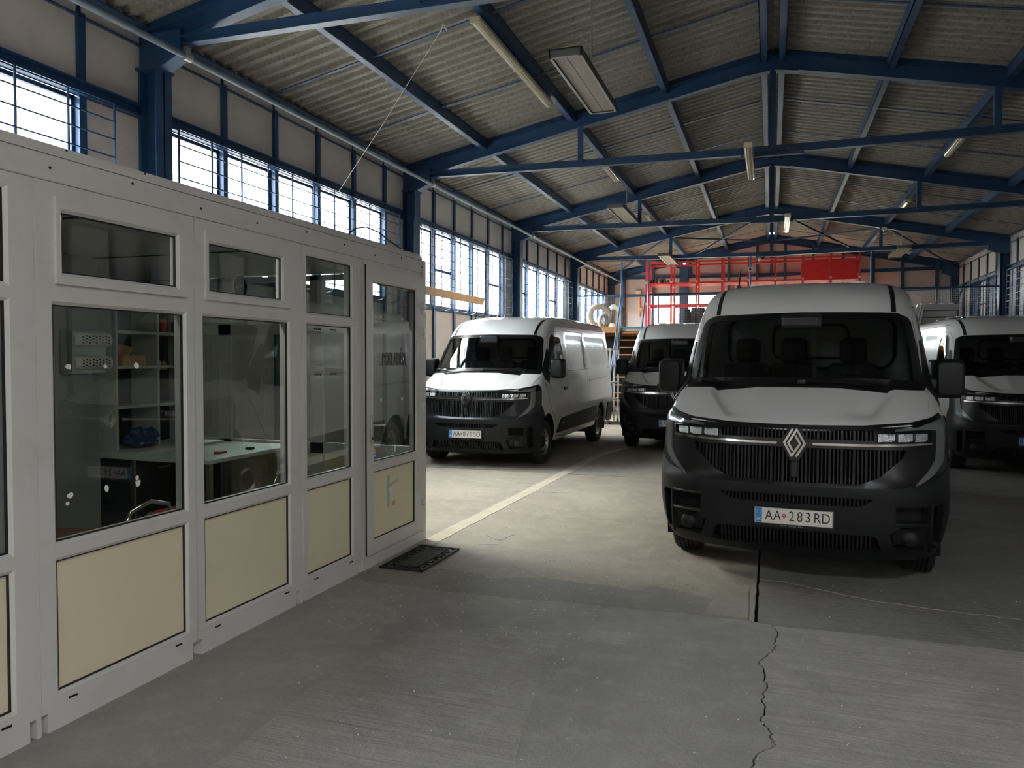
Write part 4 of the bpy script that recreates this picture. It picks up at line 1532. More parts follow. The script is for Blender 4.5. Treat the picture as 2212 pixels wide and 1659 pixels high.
def plate(van, chars, holder=True):
    y = S(0, 0.515, 0.016)[0].y
    pl = empty('number_plate', (0, y - 0.012, 0.515), parent=van)
    mb = MB().rbox(-0.275, 0.275, -0.002, 0.012, -0.085, 0.063, 0.004)
    put('plate_holder', mb.mesh('plate_holder', MASK), pl)
    mb = MB().rbox(-0.26, 0.26, -0.006, 0.0, -0.055, 0.055, 0.0025)
    put('plate_blank', mb.mesh('plate_blank', PLATEM), pl)
    mb = MB()
    for a, b_, c, d in ((-0.266, 0.266, 0.054, 0.058), (-0.266, 0.266, -0.058, -0.054), (-0.266, -0.261, -0.058, 0.058), (0.261, 0.266, -0.058, 0.058)):
        mb.box(a, b_, -0.008, 0.0, c, d)
    put('plate_rim', mb.mesh('plate_rim', GALV), pl)
    mb = MB().box(-0.256, -0.213, -0.0075, -0.005, -0.052, 0.052)
    put('blue_band', mb.mesh('blue_band', PLATEB), pl)
    R = (PI / 2, 0, 0)
    put('lettering', text_mesh('SK', 0.020, WHITEINK, 0.95, 0.0006), pl, (-0.2345, -0.0085, -0.030), R)
    st = MB()
    for k in range(12):
        t = 2 * PI * k / 12
        st.box(-0.2345 + 0.0145 * math.cos(t) - 0.0018, -0.2345 + 0.0145 * math.cos(t) + 0.0018, -0.0088, -0.007, 0.024 + 0.0145 * math.sin(t) - 0.0018, 0.024 + 0.0145 * math.sin(t) + 0.0018)
    put('star_ring', st.mesh('star_ring', WHITEINK), pl)
    xs = [-0.165, -0.108, None, -0.010, 0.045, 0.100, 0.160, 0.217]
    for c, x in zip(chars, xs):
        if c and x is not None:
            put('lettering', text_mesh(c, 0.072, INK, 0.80, -0.0006), pl, (x, -0.0075, 0.0), R)
    if chars:
        sh = MB().prism([(-0.075, 0.016), (-0.049, 0.016), (-0.049, -0.002), (-0.062, -0.016), (-0.075, -0.002)], -0.0085, -0.006, 'xz')
        put('shield', sh.mesh('shield', REDINK), pl)
        sh = MB().prism([(-0.0635, 0.012), (-0.0605, 0.012), (-0.0605, -0.004), (-0.0635, -0.004)], -0.0095, -0.0085, 'xz').prism([(-0.068, 0.008), (-0.056, 0.008), (-0.056, 0.0045), (-0.068, 0.0045)], -0.0095, -0.0085, 'xz')
        put('shield_cross', sh.mesh('shield_cross', WHITEINK), pl)
        sh = MB().prism([(-0.0725, -0.0035), (-0.0515, -0.0035), (-0.062, -0.0145)], -0.0095, -0.0085, 'xz')
        put('shield_hills', sh.mesh('shield_hills', PLATEB), pl)
    if holder:
        put('lettering', text_mesh('AUTO MARKET  \u017dilina', 0.0115, ALU, 1.0, 0.0), pl, (-0.01, -0.004, -0.070), R)
    return pl


DV = 'white panel van '
VANS = [((0.23, 6.714), -4.02, DV + 'with plate AA 283RD, the nearest van, facing the camera on the right', list('AA') + [None] + list('283RD')),
        ((-4.31, 11.49), -1.06, DV + 'with plate AA 070SO, parked by the left wall past the booth', list('AA') + [None] + list('070SO')),
        ((-1.618, 14.495), 1.46, DV + 'half hidden between the nearest van and the van by the left wall', list('AA') + [None] + ['0', '', '', '', '']),
        ((3.557, 13.228), -0.22, DV + 'cut by the right frame edge, parked behind the nearest van', [])]
vans = []
for i, (xy, a, lab, ch) in enumerate(VANS):
    v = VAN if i == 0 else copy_tree(VAN)
    vans.append(v)
for v, (xy, a, lab, ch) in zip(vans, VANS):
    v.location = (xy[0], xy[1], 0)
    v.rotation_euler = (0, 0, math.radians(a))
    tag(v, lab, 'van', 'white delivery vans')
    plate(v, ch)

# ------------------------------------------------------------ office booth
BX = -2.96
BOOTH = thing('office_booth', 'white plastic framed cashier booth with cream lower panels along the left side', 'booth', (BX, 0, 0))


def ringm(mb, o, i, xf, depth, bead=0.014):
    """flat frame in the y-z plane facing +x: o, i = (y0, y1, z0, z1); sloped glazing bead towards the opening"""
    O = [(o[0], o[2]), (o[1], o[2]), (o[1], o[3]), (o[0], o[3])]
    I = [(i[0] - bead, i[2] - bead), (i[1] + bead, i[2] - bead), (i[1] + bead, i[3] + bead), (i[0] - bead, i[3] + bead)]
    J = [(i[0], i[2]), (i[1], i[2]), (i[1], i[3]), (i[0], i[3])]
    vs = [(xf, *p) for p in O] + [(xf, *p) for p in I] + [(xf - 0.012, *p) for p in J] + [(xf - depth, *p) for p in J] + [(xf - depth, *p) for p in O]
    fs = []
    for k in range(4):
        q = (k + 1) % 4
        fs += [(k, q, 4 + q, 4 + k), (4 + k, 4 + q, 8 + q, 8 + k), (8 + k, 8 + q, 12 + q, 12 + k), (12 + k, 12 + q, 16 + q, 16 + k), (16 + k, 16 + q, q, k)]
    mb.add(vs, fs)


def cell(par, o, i, fill, xf=0.0, depth=0.07, fx=-0.028, nm='frame'):
    mb = MB()
    ringm(mb, o, i, xf, depth)
    mb.build(nm, PVC, par)
    gk = MB()
    ringm(gk, (i[0] - 0.002, i[1] + 0.002, i[2] - 0.002, i[3] + 0.002), (i[0] + 0.006, i[1] - 0.006, i[2] + 0.006, i[3] - 0.006), xf - 0.014, 0.012, 0.0)
    gk.build('gasket', BLACKRUB, par)
    e = 0.004
    if fill == 'glass':
        MB().box(xf + fx - 0.003, xf + fx + 0.003, i[0] - e, i[1] + e, i[2] - e, i[3] + e).build('pane', GLASS_B, par)
    else:
        MB().box(xf + fx - 0.012, xf + fx + 0.004, i[0] - e, i[1] + e, i[2] - e, i[3] + e).build('infill_panel', CREAM, par)


secs = [('A', 1.40, 2.40, 1.52, 2.295, None), ('B', 2.425, 3.365, 2.515, 3.295, (2.52, 3.30, 2.555, 3.235)), ('C', 3.375, 4.325, 3.445, 4.222, (3.45, 4.225, 3.485, 4.14)), ('D', 4.37, 5.125, 4.435, 5.012, None)]
for n_, y0, y1, g0, g1, sash in secs:
    sec = empty('glazed_section', parent=BOOTH)
    cell(sec, (y0, y1, 0.09, 0.785), (g0, g1, 0.165, 0.745), 'panel')
    cell(sec, (y0, y1, 0.785, 1.91), (g0, g1, 0.828, 1.872), 'glass')
    if sash:
        a, b_, c, d = sash
        mb = MB()
        ringm(mb, (y0, y1, 1.91, 2.40), (a + 0.004, b_ - 0.004, 1.965, 2.338), 0.0, 0.07, 0.004)
        mb.build('frame', PVC, sec)
        cell(sec, (a, b_, 1.962, 2.342), (c, d, 2.012, 2.276), 'glass', 0.014, 0.05, nm='top_sash')
    else:
        cell(sec, (y0, y1, 1.91, 2.40), (g0, g1, 1.95, 2.332), 'glass')
    sl_ = MB().box(-0.06, -0.004, y0 + 0.03, y1 - 0.03, 0.0, 0.088)
    sl_.build('plinth', PVC, sec)
    dr = MB()
    for yy in (y0 + 0.13, y1 - 0.16):
        dr.bar((0.001, yy, 0.118), (0.001, yy + 0.045, 0.116), 0.004, 0.009)
    tag(dr.build('drain_slot', VOID, sec), kind='stuff')
for y0, y1 in ((2.402, 2.423), (4.327, 4.368), (5.128, 5.178)):
    MB().box(-0.07, -0.003, y0, y1, 0.0, 2.40).build('coupling_post', PVC, BOOTH)
MB().rbox(-0.07, 0.012, 6.212, 6.275, 0.0, 2.515, 0.004).build('end_post', PVC, BOOTH)
fa = MB().rbox(-0.075, 0.006, 1.30, 6.272, 2.402, 2.515, 0.004)
fa.build('fascia', PVC, BOOTH)
cp = MB()
prof = [(-0.05, 2.515), (0.012, 2.515), (0.012, 2.530), (0.0, 2.534), (0.0, 2.548), (-0.014, 2.553), (-0.014, 2.566), (-0.05, 2.572)]
cp.prism(prof, 1.25, 6.20, 'xz')
cp.build('cap_moulding', PVC, BOOTH)
sc_ = MB()
for y in (2.50, 2.95, 3.42, 3.9, 4.42, 4.9, 5.35, 5.8, 6.2):
    sc_.lathe([(0.0, 0.003), (0.006, 0.002), (0.007, -0.002), (0.0, -0.002)], (0.007, y, 2.468 + 0.02 * math.sin(y * 9)), 'x', 8)
    sc_.lathe([(0.0, 0.003), (0.005, 0.002), (0.006, -0.002), (0.0, -0.002)], (-0.013, y + 0.1, 2.560), 'x', 8)
o = sc_.build('screws', VOID, BOOTH)
tag(o, kind='stuff')
MB().box(-3.2, -0.01, 1.25, 6.24, 2.43, 2.50).build('booth_roof', PVC, BOOTH)
for y in (1.9, 3.3, 4.7):
    MB().box(-3.1, -0.1, y - 0.012, y + 0.012, 2.424, 2.431).build('ceiling_joint', BUMPER, BOOTH)
# far end of the booth: glazed like the front
ew = empty('end_wall', parent=BOOTH)
for xa, xb in ((-1.08, -0.02), (-2.12, -1.08), (-3.18, -2.12)):
    for za, zb, gm in ((0.0, 0.80, 'p'), (0.80, 1.92, 'g'), (1.92, 2.42, 'g')):
        b = MB()
        for p in ((xa, xa + 0.07, za, zb), (xb - 0.07, xb, za, zb), (xa, xb, za, za + 0.05), (xa, xb, zb - 0.05, zb)):
            b.box(p[0], p[1], 6.19, 6.25, p[2], p[3])
        b.build('frame', PVC, ew)
        MB().box(xa + 0.05, xb - 0.05, 6.216, 6.222, za + 0.04, zb - 0.04).build('pane' if gm == 'g' else 'infill_panel', GLASS_B if gm == 'g' else CREAM, ew)
MB().box(-3.2, -0.05, 1.28, 1.33, 0, 2.42).build('partition', WALLP, BOOTH)

bl = empty('added_fill_lamp', (-0.32, 3.45, 2.385), parent=BOOTH)  # unseen lamp added behind the fascia to brighten the booth interior
MB().box(-0.10, 0.10, -0.6, 0.6, 0.0, 0.04).build('fill_lamp_case', WHITEM, bl)
ld = bpy.data.lights.new('added_fill_light', 'AREA')
ld.shape = 'RECTANGLE'
ld.size, ld.size_y = 0.12, 1.1
ld.energy = 9
ld.color = (1.0, 0.97, 0.90)
lo_ = bpy.data.objects.new('added_fill_light', ld)
COL.objects.link(lo_)
lo_.parent = bl
lo_.location = (0, 0, -0.004)
# door of the booth
DR = empty('door', parent=BOOTH)
mb = MB()
ringm(mb, (5.18, 6.21, 0.09, 2.402), (5.20, 6.195, 0.115, 2.365), 0.0, 0.07, 0.002)
mb.build('door_frame', PVC, DR)
cell(DR, (5.192, 6.203, 0.785, 2.362), (5.308, 6.062, 0.828, 2.238), 'glass', 0.020, 0.07, nm='door_leaf')
cell(DR, (5.192, 6.203, 0.107, 0.785), (5.318, 6.050, 0.212, 0.747), 'panel', 0.020, 0.07, nm='door_leaf')
MB().box(-0.05, 0.004, 5.16, 6.21, 0.0, 0.09).build('threshold', PVC, DR)
sh = MB().box(0.012, 0.0195, 5.180, 5.190, 0.115, 2.36)
sh.build('closing_gap', VOID, DR)
for z in (2.115, 1.885, 1.235, 0.365):
    h = MB().rbox(0.010, 0.040, 6.160, 6.205, z - 0.028, z + 0.028, 0.005).rbox(0.010, 0.030, 6.196, 6.226, z - 0.075, z - 0.03, 0.005)
    h.build('hinge', PVC, DR, 40)
hd = MB().rbox(0.020, 0.032, 5.243, 5.277, 0.965, 1.205, 0.006)
hd.tube([(0.03, 5.26, 1.125), (0.068, 5.26, 1.125), (0.072, 5.275, 1.125), (0.072, 5.385, 1.118)], 0.009, 8)
hd.build('door_handle', ALU, DR, 40)
MB().lathe([(0, 0.003), (0.009, 0.002), (0.009, -0.002), (0, -0.002)], (0.033, 5.26, 1.02), 'x', 12).build('keyhole', VOID, DR)
RX90 = (PI / 2, 0, PI / 2)
put('lettering', text_mesh('POKLAD\u0147A', 0.105, INK, 0.52, 0.0022), DR, (-0.0015, 5.695, 1.632), RX90)
put('lettering', text_mesh('POKLAD\u0147A', 0.105, mat('painted_letter_shadow', (0.30, 0.31, 0.31), 0.5), 0.52, 0.0022), DR, (-0.0135, 5.62, 1.632), RX90)  # grey second copy stands in for the letters' shadow and reflection
b = MB().box(-0.0048, -0.0042, 5.312, 5.375, 0.895, 0.925)
b.build('window_sticker', PAPER, DR)
b = MB().box(-0.0048, -0.0042, 5.312, 5.372, 0.853, 0.893)
b.build('window_sticker', PLATEB, DR)
put('lettering', text_mesh('OZOR', 0.020, REDINK, 0.9, 0.0005), DR, (-0.0035, 5.345, 0.910), RX90)
put('lettering', text_mesh('SEM', 0.022, WHITEINK, 0.9, 0.0005), DR, (-0.0035, 5.343, 0.873), RX90)
stk = MB()
PALEG = mat('pale_green_print', (0.42, 0.47, 0.42), 0.5)
stk.prism([(5.560, 0.68), (5.600, 0.685), (5.600, 0.43), (5.565, 0.42)], -0.0030, -0.0022, 'yz')
stk.prism([(5.585, 0.585), (5.60, 0.61), (5.745, 0.628), (5.745, 0.610)], -0.0028, -0.0016, 'yz')
stk.build('handle_sticker', PALEG, DR)
stk = MB().prism([(5.595, 0.575), (5.625, 0.58), (5.685, 0.45), (5.655, 0.43)], -0.0030, -0.0014, 'yz')
stk.build('handle_sticker', PAPER, DR)
stk = MB().prism([(5.645, 0.455), (5.685, 0.47), (5.702, 0.44), (5.685, 0.415), (5.655, 0.42)], -0.0030, -0.0008, 'yz')
stk.build('handle_sticker', mat('salmon_print', (0.62, 0.30, 0.17), 0.5), DR)
# torn scraps of tape left on the glass
rs = random.Random(11)


def scrap(par, y, z, s=0.022, x=-0.0235):
    n = 7
    pts = [(y + s * rs.uniform(0.6, 1.1) * math.cos(2 * PI * k / n), z + s * rs.uniform(0.6, 1.1) * math.sin(2 * PI * k / n)) for k in range(n)]
    MB().prism(pts, x, x + 0.0012, 'yz').build('tape_scrap', PAPER, par)


secB = [c for c in BOOTH.children if c.name.startswith('glazed_section')]
for y, z in ((2.60, 1.60), (2.80, 1.60), (2.99, 1.60), (2.60, 1.02), (2.585, 0.985), (2.80, 1.02), (2.985, 1.045), (2.99, 1.015)):
    scrap(secB[1], y, z, rs.uniform(0.012, 0.022))
for y, z in ((5.46, 1.975), (5.83, 1.978), (5.83, 1.62), (5.46, 1.31), (5.83, 1.30), (5.85, 1.64)):
    scrap(DR, y, z, rs.uniform(0.012, 0.02), -0.003)
for y0, z in ((4.55, 1.84), (4.75, 1.84), (4.55, 1.525), (4.75, 1.525)):
    for k in range(4):
        MB().box(-0.024, -0.0225, y0 + 0.022 * k, y0 + 0.022 * k + 0.012, z - 0.004 * (k % 2), z + 0.012).build('tape_scrap', TRIMD if k % 2 else BUMPER, secB[3])

tag(MB().tube([(-2.99, 5.03, 2.578), (-3.0, 5.14, 2.63), (-3.0, 5.30, 2.665), (-3.0, 5.50, 2.655), (-3.0, 5.70, 2.61), (-3.0, 5.88, 2.578)], 0.006, 6).build('cable', BLACKRUB), 'black cable arching over the top of the white booth', 'cable')
tw = MB().tube([(-6.02, 9.84, 4.09), (-4.9, 9.08, 4.72), (-3.70, 8.33, 5.52)], 0.004, 5)
tw.tube([(-3.73, 8.35, 5.48), (-3.68, 8.30, 5.56), (-3.66, 8.36, 5.5)], 0.008, 5)
tag(tw.build('twine', PAPER), 'thin pale twine stretched from the window guard up to the roof', 'twine')

# ---- things inside the booth
SHW = mat('white_shelf_board', (0.55, 0.55, 0.52), 0.5)
SHD = mat('dark_shelf_back', (0.02, 0.02, 0.024), 0.7)
su = thing('shelf_unit', 'white cube shelf unit with dark backs inside the booth', 'shelf', (-5.35, 5.0, 0.86), 0)
for y in (0.0, 0.46, 0.92):
    MB().box(-0.15, 0.15, y - 0.012, y + 0.012, 0.0, 1.35).build('side_board', SHW, su)
for z in (0.36, 0.70, 1.00, 1.34):
    for a in (0.012, 0.472):
        MB().box(-0.15, 0.15, a, a + 0.436, z - 0.012, z + 0.012).build('shelf_board', SHW, su)
MB().box(-0.17, -0.15, -0.012, 0.932, 0.0, 1.35).build('back_board', SHD, su)
ct_ = thing('counter_cabinet', 'dark cabinet with pale worktop and bar handles inside the booth', 'cabinet', (-5.25, 4.95, 0), 0)
MB().box(-0.3, 0.28, 0, 1.02, 0.05, 0.80).build('carcass', SHD, ct_)
MB().box(-0.3, 0.32, -0.02, 1.04, 0.80, 0.86).build('worktop', SHW, ct_)
for a in (0.01, 0.515):
    dd = MB().box(0.28, 0.30, a, a + 0.495, 0.08, 0.79).build('cabinet_door', SHD, ct_)
    MB().tube([(0.32, a + 0.20, 0.71), (0.32, a + 0.34, 0.71)], 0.008, 6).build('bar_handle', ALU, dd)
BOTC = [('red_bottle', (0.45, 0.03, 0.03), 'red spray bottle on the top shelf in the booth', 5.52, 2.21, 0.20), ('red_can', (0.40, 0.05, 0.04), 'red and white can beside the red bottle on the top shelf', 5.63, 2.21, 0.16),
        ('dark_bottle', (0.03, 0.03, 0.04), 'dark bottle at the right end of the top shelf', 5.78, 2.21, 0.15), ('yellow_jar', (0.42, 0.28, 0.04), 'yellow labelled jar on the middle shelf in the booth', 5.62, 1.87, 0.10),
        ('clear_bottle', (0.5, 0.5, 0.45), 'slim pale bottle standing on the middle shelf', 5.54, 1.87, 0.13)]
for nm, c, lab, y, z, h in BOTC:
    m_ = mat(nm + '_plastic', c, 0.35)
    t = thing(nm, lab, 'bottle', (-5.30, y, z - 0.338), 0)
    MB().lathe([(0.0, 0), (0.034, 0), (0.036, h * 0.6), (0.018, h * 0.8), (0.0, h * 0.8)], (0, 0, 0), 'z', 14).build('bottle_body', m_, t, 40)
    MB().lathe([(0.0, h * 0.8), (0.014, h * 0.8), (0.013, h), (0.0, h)], (0, 0, 0), 'z', 12).build('cap', TRIMD, t)
t = thing('cardboard_box', 'small brown cardboard box on the middle shelf in the booth', 'box', (-5.30, 5.18, 1.572), 0)
MB().box(-0.1, 0.1, -0.12, 0.14, 0, 0.09).build('box_body', WOOD, t)
MB().prism([(-0.12, 0.09), (0.14, 0.09), (0.20, 0.16), (-0.06, 0.20)], -0.1, -0.09, 'yz').build('box_lid', WOOD, t)
t = thing('paper_holder', 'steel wall holder with two patterned paper rolls inside the booth', 'paper holder', (-5.0, 4.38, 1.55), 0)
for z in (0.0, 0.18):
    MB().lathe([(0.0, 0), (0.055, 0), (0.055, 0.34), (0.0, 0.34)], (0, 0, z + 0.05), 'y', 16).build('paper_roll', PAPER, t, 40)
    dm = MB()
    for i in range(9):
        for j in range(3):
            dm.box(0.054, 0.057, 0.06 + i * 0.03, 0.074 + i * 0.03, z + 0.02 + j * 0.022 + 0.008 * (i % 2), z + 0.03 + j * 0.022 + 0.008 * (i % 2))
    dm.build('embossed_dots', SHD, t)
MB().box(-0.06, -0.05, -0.03, 0.37, -0.03, 0.30).build('back_plate', ALU, t)
MB().box(-0.055, 0.06, -0.04, -0.02, -0.02, 0.29).build('end_plate', ALU, t)
MB().box(-5.08, -5.05, 4.0, 4.66, 0, 2.42)
ip = thing('grey_partition', 'grey partition board behind the paper holder in the booth', 'partition', (-5.1, 3.2, 0))
MB().box(0, 0.03, 0, 1.5, 0, 2.42).build('partition_board', mat('grey_board', (0.30, 0.31, 0.30), 0.6), ip)
t = thing('wall_clock', 'round dark clock with a pale rim inside the booth', 'clock', (-5.30, 6.62, 2.235), 0)
t.location = (-4.95, 6.16, 2.36)
MB().lathe([(0.0, 0.0), (0.112, 0.0), (0.112, 0.03), (0.104, 0.036), (0.100, 0.02), (0.0, 0.02)], (0, 0, 0), 'x', 32).build('clock_rim', WHITEM, t, 40)
MB().lathe([(0.0, 0.0), (0.1, 0.0), (0.1, 0.004), (0, 0.004)], (0.02, 0, 0), 'x', 32).build('clock_face', SHD, t)
MB().bar((0.027, 0, 0), (0.027, -0.07, -0.02), 0.004, 0.006, (1, 0, 0)).bar((0.027, 0, 0), (0.027, 0.05, 0.02), 0.004, 0.006, (1, 0, 0)).build('clock_hand', WHITEM, t)
MB().bar((0.0, 0, 0.0), (-0.01, 0, -0.112), 0.02, 0.02).build('clock_stand', SHD, t)
t.location = (-4.75, 5.98, 2.312)
tb = thing('office_table', 'pale topped office table inside the booth behind the narrow windows', 'table', (-4.6, 5.45, 0))
MB().rbox(-0.42, 0.42, -0.55, 0.66, 0.80, 0.835, 0.005).build('tabletop', SHW, tb)
for x in (-0.38, 0.38):
    for y in (-0.5, 0.6):
        MB().box(x - 0.02, x + 0.02, y - 0.02, y + 0.02, 0, 0.80).build('leg', ALU, tb)
MB().box(-0.40, -0.38, -0.5, 0.6, 0.3, 0.80).build('modesty_panel', BULK, tb)
for k, (y, x, c, w_, lab) in enumerate(((5.30, -4.4, REDINK, 0.10, 'red pencil case on the booth table'), (5.62, -4.35, TRIMD, 0.06, 'small black box on the booth table'))):
    t = MB().rbox(x - 0.03, x + 0.03, y - w_ / 2, y + w_ / 2, 0.835, 0.855, 0.006).build('desk_item', c)
    t.name = 'pencil_case' if k == 0 else 'small_box'
    tag(t, lab, 'case' if k == 0 else 'box')


def chrome_chair(loc, rz, lab, seatm):
    t = thing('chrome_chair', lab, 'chair', loc, rz, 'chrome framed office chairs in the booth')
    fr = MB()
    for y in (-0.20, 0.20):
        fr.tube([(-0.22, y, 0.012), (0.22, y, 0.012), (0.24, y, 0.06), (0.20, y, 0.44), (-0.20, y, 0.44)], 0.012, 8)
    fr.tube([(-0.20, -0.20, 0.44), (-0.24, -0.20, 0.62), (-0.25, -0.15, 0.72), (-0.25, 0, 0.76), (-0.25, 0.15, 0.72), (-0.24, 0.20, 0.62), (-0.20, 0.20, 0.44)], 0.014, 8)
    fr.tube([(-0.23, -0.13, 0.5), (-0.25, -0.10, 0.64), (-0.25, 0, 0.69), (-0.25, 0.10, 0.64), (-0.23, 0.13, 0.5)], 0.010, 8)
    fr.build('chair_frame', CHROME, t, 50)
    MB().rbox(-0.21, 0.21, -0.19, 0.19, 0.44, 0.49, 0.02).build('seat', seatm, t, 50)
    return t


chrome_chair((-3.85, 3.70, 0), PI, 'chrome hoop backed chair in the booth beside the first large window', SHD)
chrome_chair((-3.80, 5.20, 0), PI * 0.9, 'chrome chair with dark red seat in the booth behind the second large window', mat('dark_red_vinyl', (0.16, 0.01, 0.015), 0.4))
t = thing('red_stool', 'red topped stool in the booth at the right edge of the first large window', 'stool', (-4.05, 4.50, 0))
MB().rbox(-0.16, 0.16, -0.16, 0.16, 0.48, 0.54, 0.025, 3).build('seat', REDINK, t, 50)
for x in (-0.12, 0.12):
    for y in (-0.12, 0.12):
        MB().tube([(x * 1.2, y * 1.2, 0), (x, y, 0.48)], 0.012, 6).build('leg', CHROME, t)
t = thing('wooden_chair', 'brown wooden chair in the booth behind the chrome hoop chair', 'chair', (-4.45, 3.85, 0), 0.4)
DW = mat('brown_wood', (0.16, 0.065, 0.025), 0.45)
MB().rbox(-0.2, 0.2, -0.2, 0.2, 0.43, 0.46, 0.008).build('seat', DW, t)
for x in (-0.18, 0.18):
    for y in (-0.18, 0.18):
        MB().box(x - 0.018, x + 0.018, y - 0.018, y + 0.018, 0, 1.15 if x < 0 and y < 0 else (0.80 if x < 0 else 0.43)).build('leg', DW, t)
MB().box(-0.195, -0.165, -0.16, 0.16, 0.72, 0.80).build('back_rail', DW, t)
MB().box(-0.195, -0.165, -0.16, 0.16, 0.58, 0.62).build('back_rail', DW, t)
t = thing('spray_bottle', 'dark trigger spray bottle seen through the first top window of the booth', 'bottle', (-5.3, 5.45, 2.222))
MB().lathe([(0, 0), (0.03, 0), (0.032, 0.05), (0.012, 0.08), (0, 0.08)], (0, 0, 0), 'z', 12).build('bottle_body', SHD, t, 40)
MB().rbox(-0.012, 0.012, -0.05, 0.025, 0.08, 0.105, 0.005).bar((0, -0.02, 0.08), (0, -0.035, 0.05), 0.01, 0.01).build('trigger_head', SHD, t)
t = thing('blue_bag', 'crumpled blue plastic bag on the dark cabinet in the booth', 'bag', (-5.2, 5.25, 0.862))
bm = bmesh.new()
bmesh.ops.create_icosphere(bm, subdivisions=3, radius=1)
for v in bm.verts:
    k = 0.75 + 0.25 * math.sin(v.co.x * 9) * math.cos(v.co.y * 11 + v.co.z * 8)
    v.co = Vector((v.co.x * 0.14 * k, v.co.y * 0.2 * k, max(0, 0.09 + v.co.z * 0.10 * k)))
me = bpy.data.meshes.new('bag_body')
bm.to_mesh(me)
bm.free()
me.materials.append(mat('blue_film', (0.05, 0.09, 0.20), 0.25))
put('bag_body', me, t)

# doormat
dm = thing('doormat', 'black rubber doormat with scrolled open border before the booth door', 'doormat', (-2.695, 5.64, 0.0035), 0.0)
dx, dy = 0.185, 0.37
b = MB()
for p in ((-dx, dx, -dy, -dy + 0.014), (-dx, dx, dy - 0.014, dy), (-dx, -dx + 0.014, -dy, dy), (dx - 0.014, dx, -dy, dy)):
    b.box(p[0], p[1], p[2], p[3], 0, 0.014)
ix, iy = dx - 0.085, dy - 0.085
for p in ((-ix, ix, -iy, -iy + 0.012), (-ix, ix, iy - 0.012, iy), (-ix, -ix + 0.012, -iy, iy), (ix - 0.012, ix, -iy, iy)):
    b.box(p[0], p[1], p[2], p[3], 0, 0.014)
b.build('mat_border', BLACKRUB, dm)
MB().box(-ix + 0.012, ix - 0.012, -iy + 0.012, iy - 0.012, 0, 0.008).build('mat_centre', mat('dusty_mat_pile', (0.07, 0.07, 0.062), 0.95, var=0.3, scale=20), dm)
b = MB()


def scroll(cx, cy, a0, fl):
    pts = []
    for i in range(13):
        t = a0 + fl * i * 0.45
        r = 0.034 * (1 - i / 17)
        pts.append((cx + r * math.cos(t), cy + r * math.sin(t), 0.007))
    b.tube(pts, 0.0055, 5)


for k in range(9):
    y = -dy + 0.05 + (2 * dy - 0.10) * k / 8
    for x in (-dx + 0.048, dx - 0.048):
        scroll(x, y, k % 2 * PI, 1 if k % 2 else -1)
for k in range(4):
    x = -ix + 0.03 + (2 * ix - 0.06) * k / 3
    for y in (-dy + 0.048, dy - 0.048):
        scroll(x, y, k % 2 * PI + 1.5, 1 if k % 2 else -1)
b.build('mat_scrolls', BLACKRUB, dm)

# ------------------------------------------------------------ hung from the roof


def strip_lamp(x, y0, y1, z, lab, units=1, hang=0.0, roll=0.0):
    t = thing('fluorescent_lamp', lab, 'lamp', (x, y0, z), 0, 'ribbed fluorescent lamps')
    L = (y1 - y0) / units
    for k in range(units):
        a, c = k * L + 0.01, (k + 1) * L - 0.01
        b = MB()
        n = 14
        vs, fs = [], []
        for i in range(n + 1):
            th = PI + PI * i / n
            r = 0.062 + (0.004 if i % 2 else 0)
            for y in (a, c):
                vs.append((r * math.cos(th), y, 0.055 + r * math.sin(th) * 0.85))
        for i in range(n):
            fs.append((2 * i, 2 * i + 2, 2 * i + 3, 2 * i + 1))
        fs += [tuple(2 * i for i in range(n + 1)), tuple(2 * i + 1 for i in range(n, -1, -1))]
        b.add(vs, fs)
        b.build('diffuser', LAMPC, t)
        MB().rbox(-0.058, 0.058, a - 0.004, c + 0.004, 0.055, 0.095, 0.01).build('lamp_body', HEATP, t)
        MB().rbox(-0.062, 0.062, a - 0.012, a + 0.02, 0.01, 0.085, 0.008).build('end_cap', LAMPC, t)
    for yy in (0.3, y1 - y0 - 0.3):
        MB().box(-0.01, 0.01, yy - 0.01, yy + 0.01, 0.09, 0.12 + hang).build('lamp_bracket', GALV, t)
    return t


strip_lamp(-3.22, 8.15, 11.2, 5.43, 'long double fluorescent lamp beside the near left purlin', 2)
strip_lamp(-3.22, 15.3, 16.5, 5.47, 'short fluorescent lamp on the left purlin, second bay beyond the booth', 1)
strip_lamp(-3.22, 20.9, 22.4, 5.47, 'fluorescent lamp on the left purlin before the third hanging heater', 1)
strip_lamp(3.02, 14.4, 15.95, 5.36, 'fluorescent lamp on the right purlin by the near right hanger post', 1)
strip_lamp(3.02, 20.2, 21.4, 5.36, 'fluorescent lamp on the right purlin in the bay before the mezzanine', 1)
strip_lamp(3.02, 24.2, 25.5, 5.36, 'fluorescent lamp on the right purlin above the mezzanine', 1)
strip_lamp(-0.355, 11.6, 13.7, 4.69, 'pale fluorescent lamp hung under the middle of the near tie beam', 1, 0.02)
strip_lamp(0.30, 17.45, 19.55, 4.69, 'pale fluorescent lamp hung under the middle of the second tie beam', 1, 0.02)
strip_lamp(0.29, 4.9, 7.03, 4.72, 'fluorescent lamp cut by the top frame edge near the ridge', 1, 0.02)


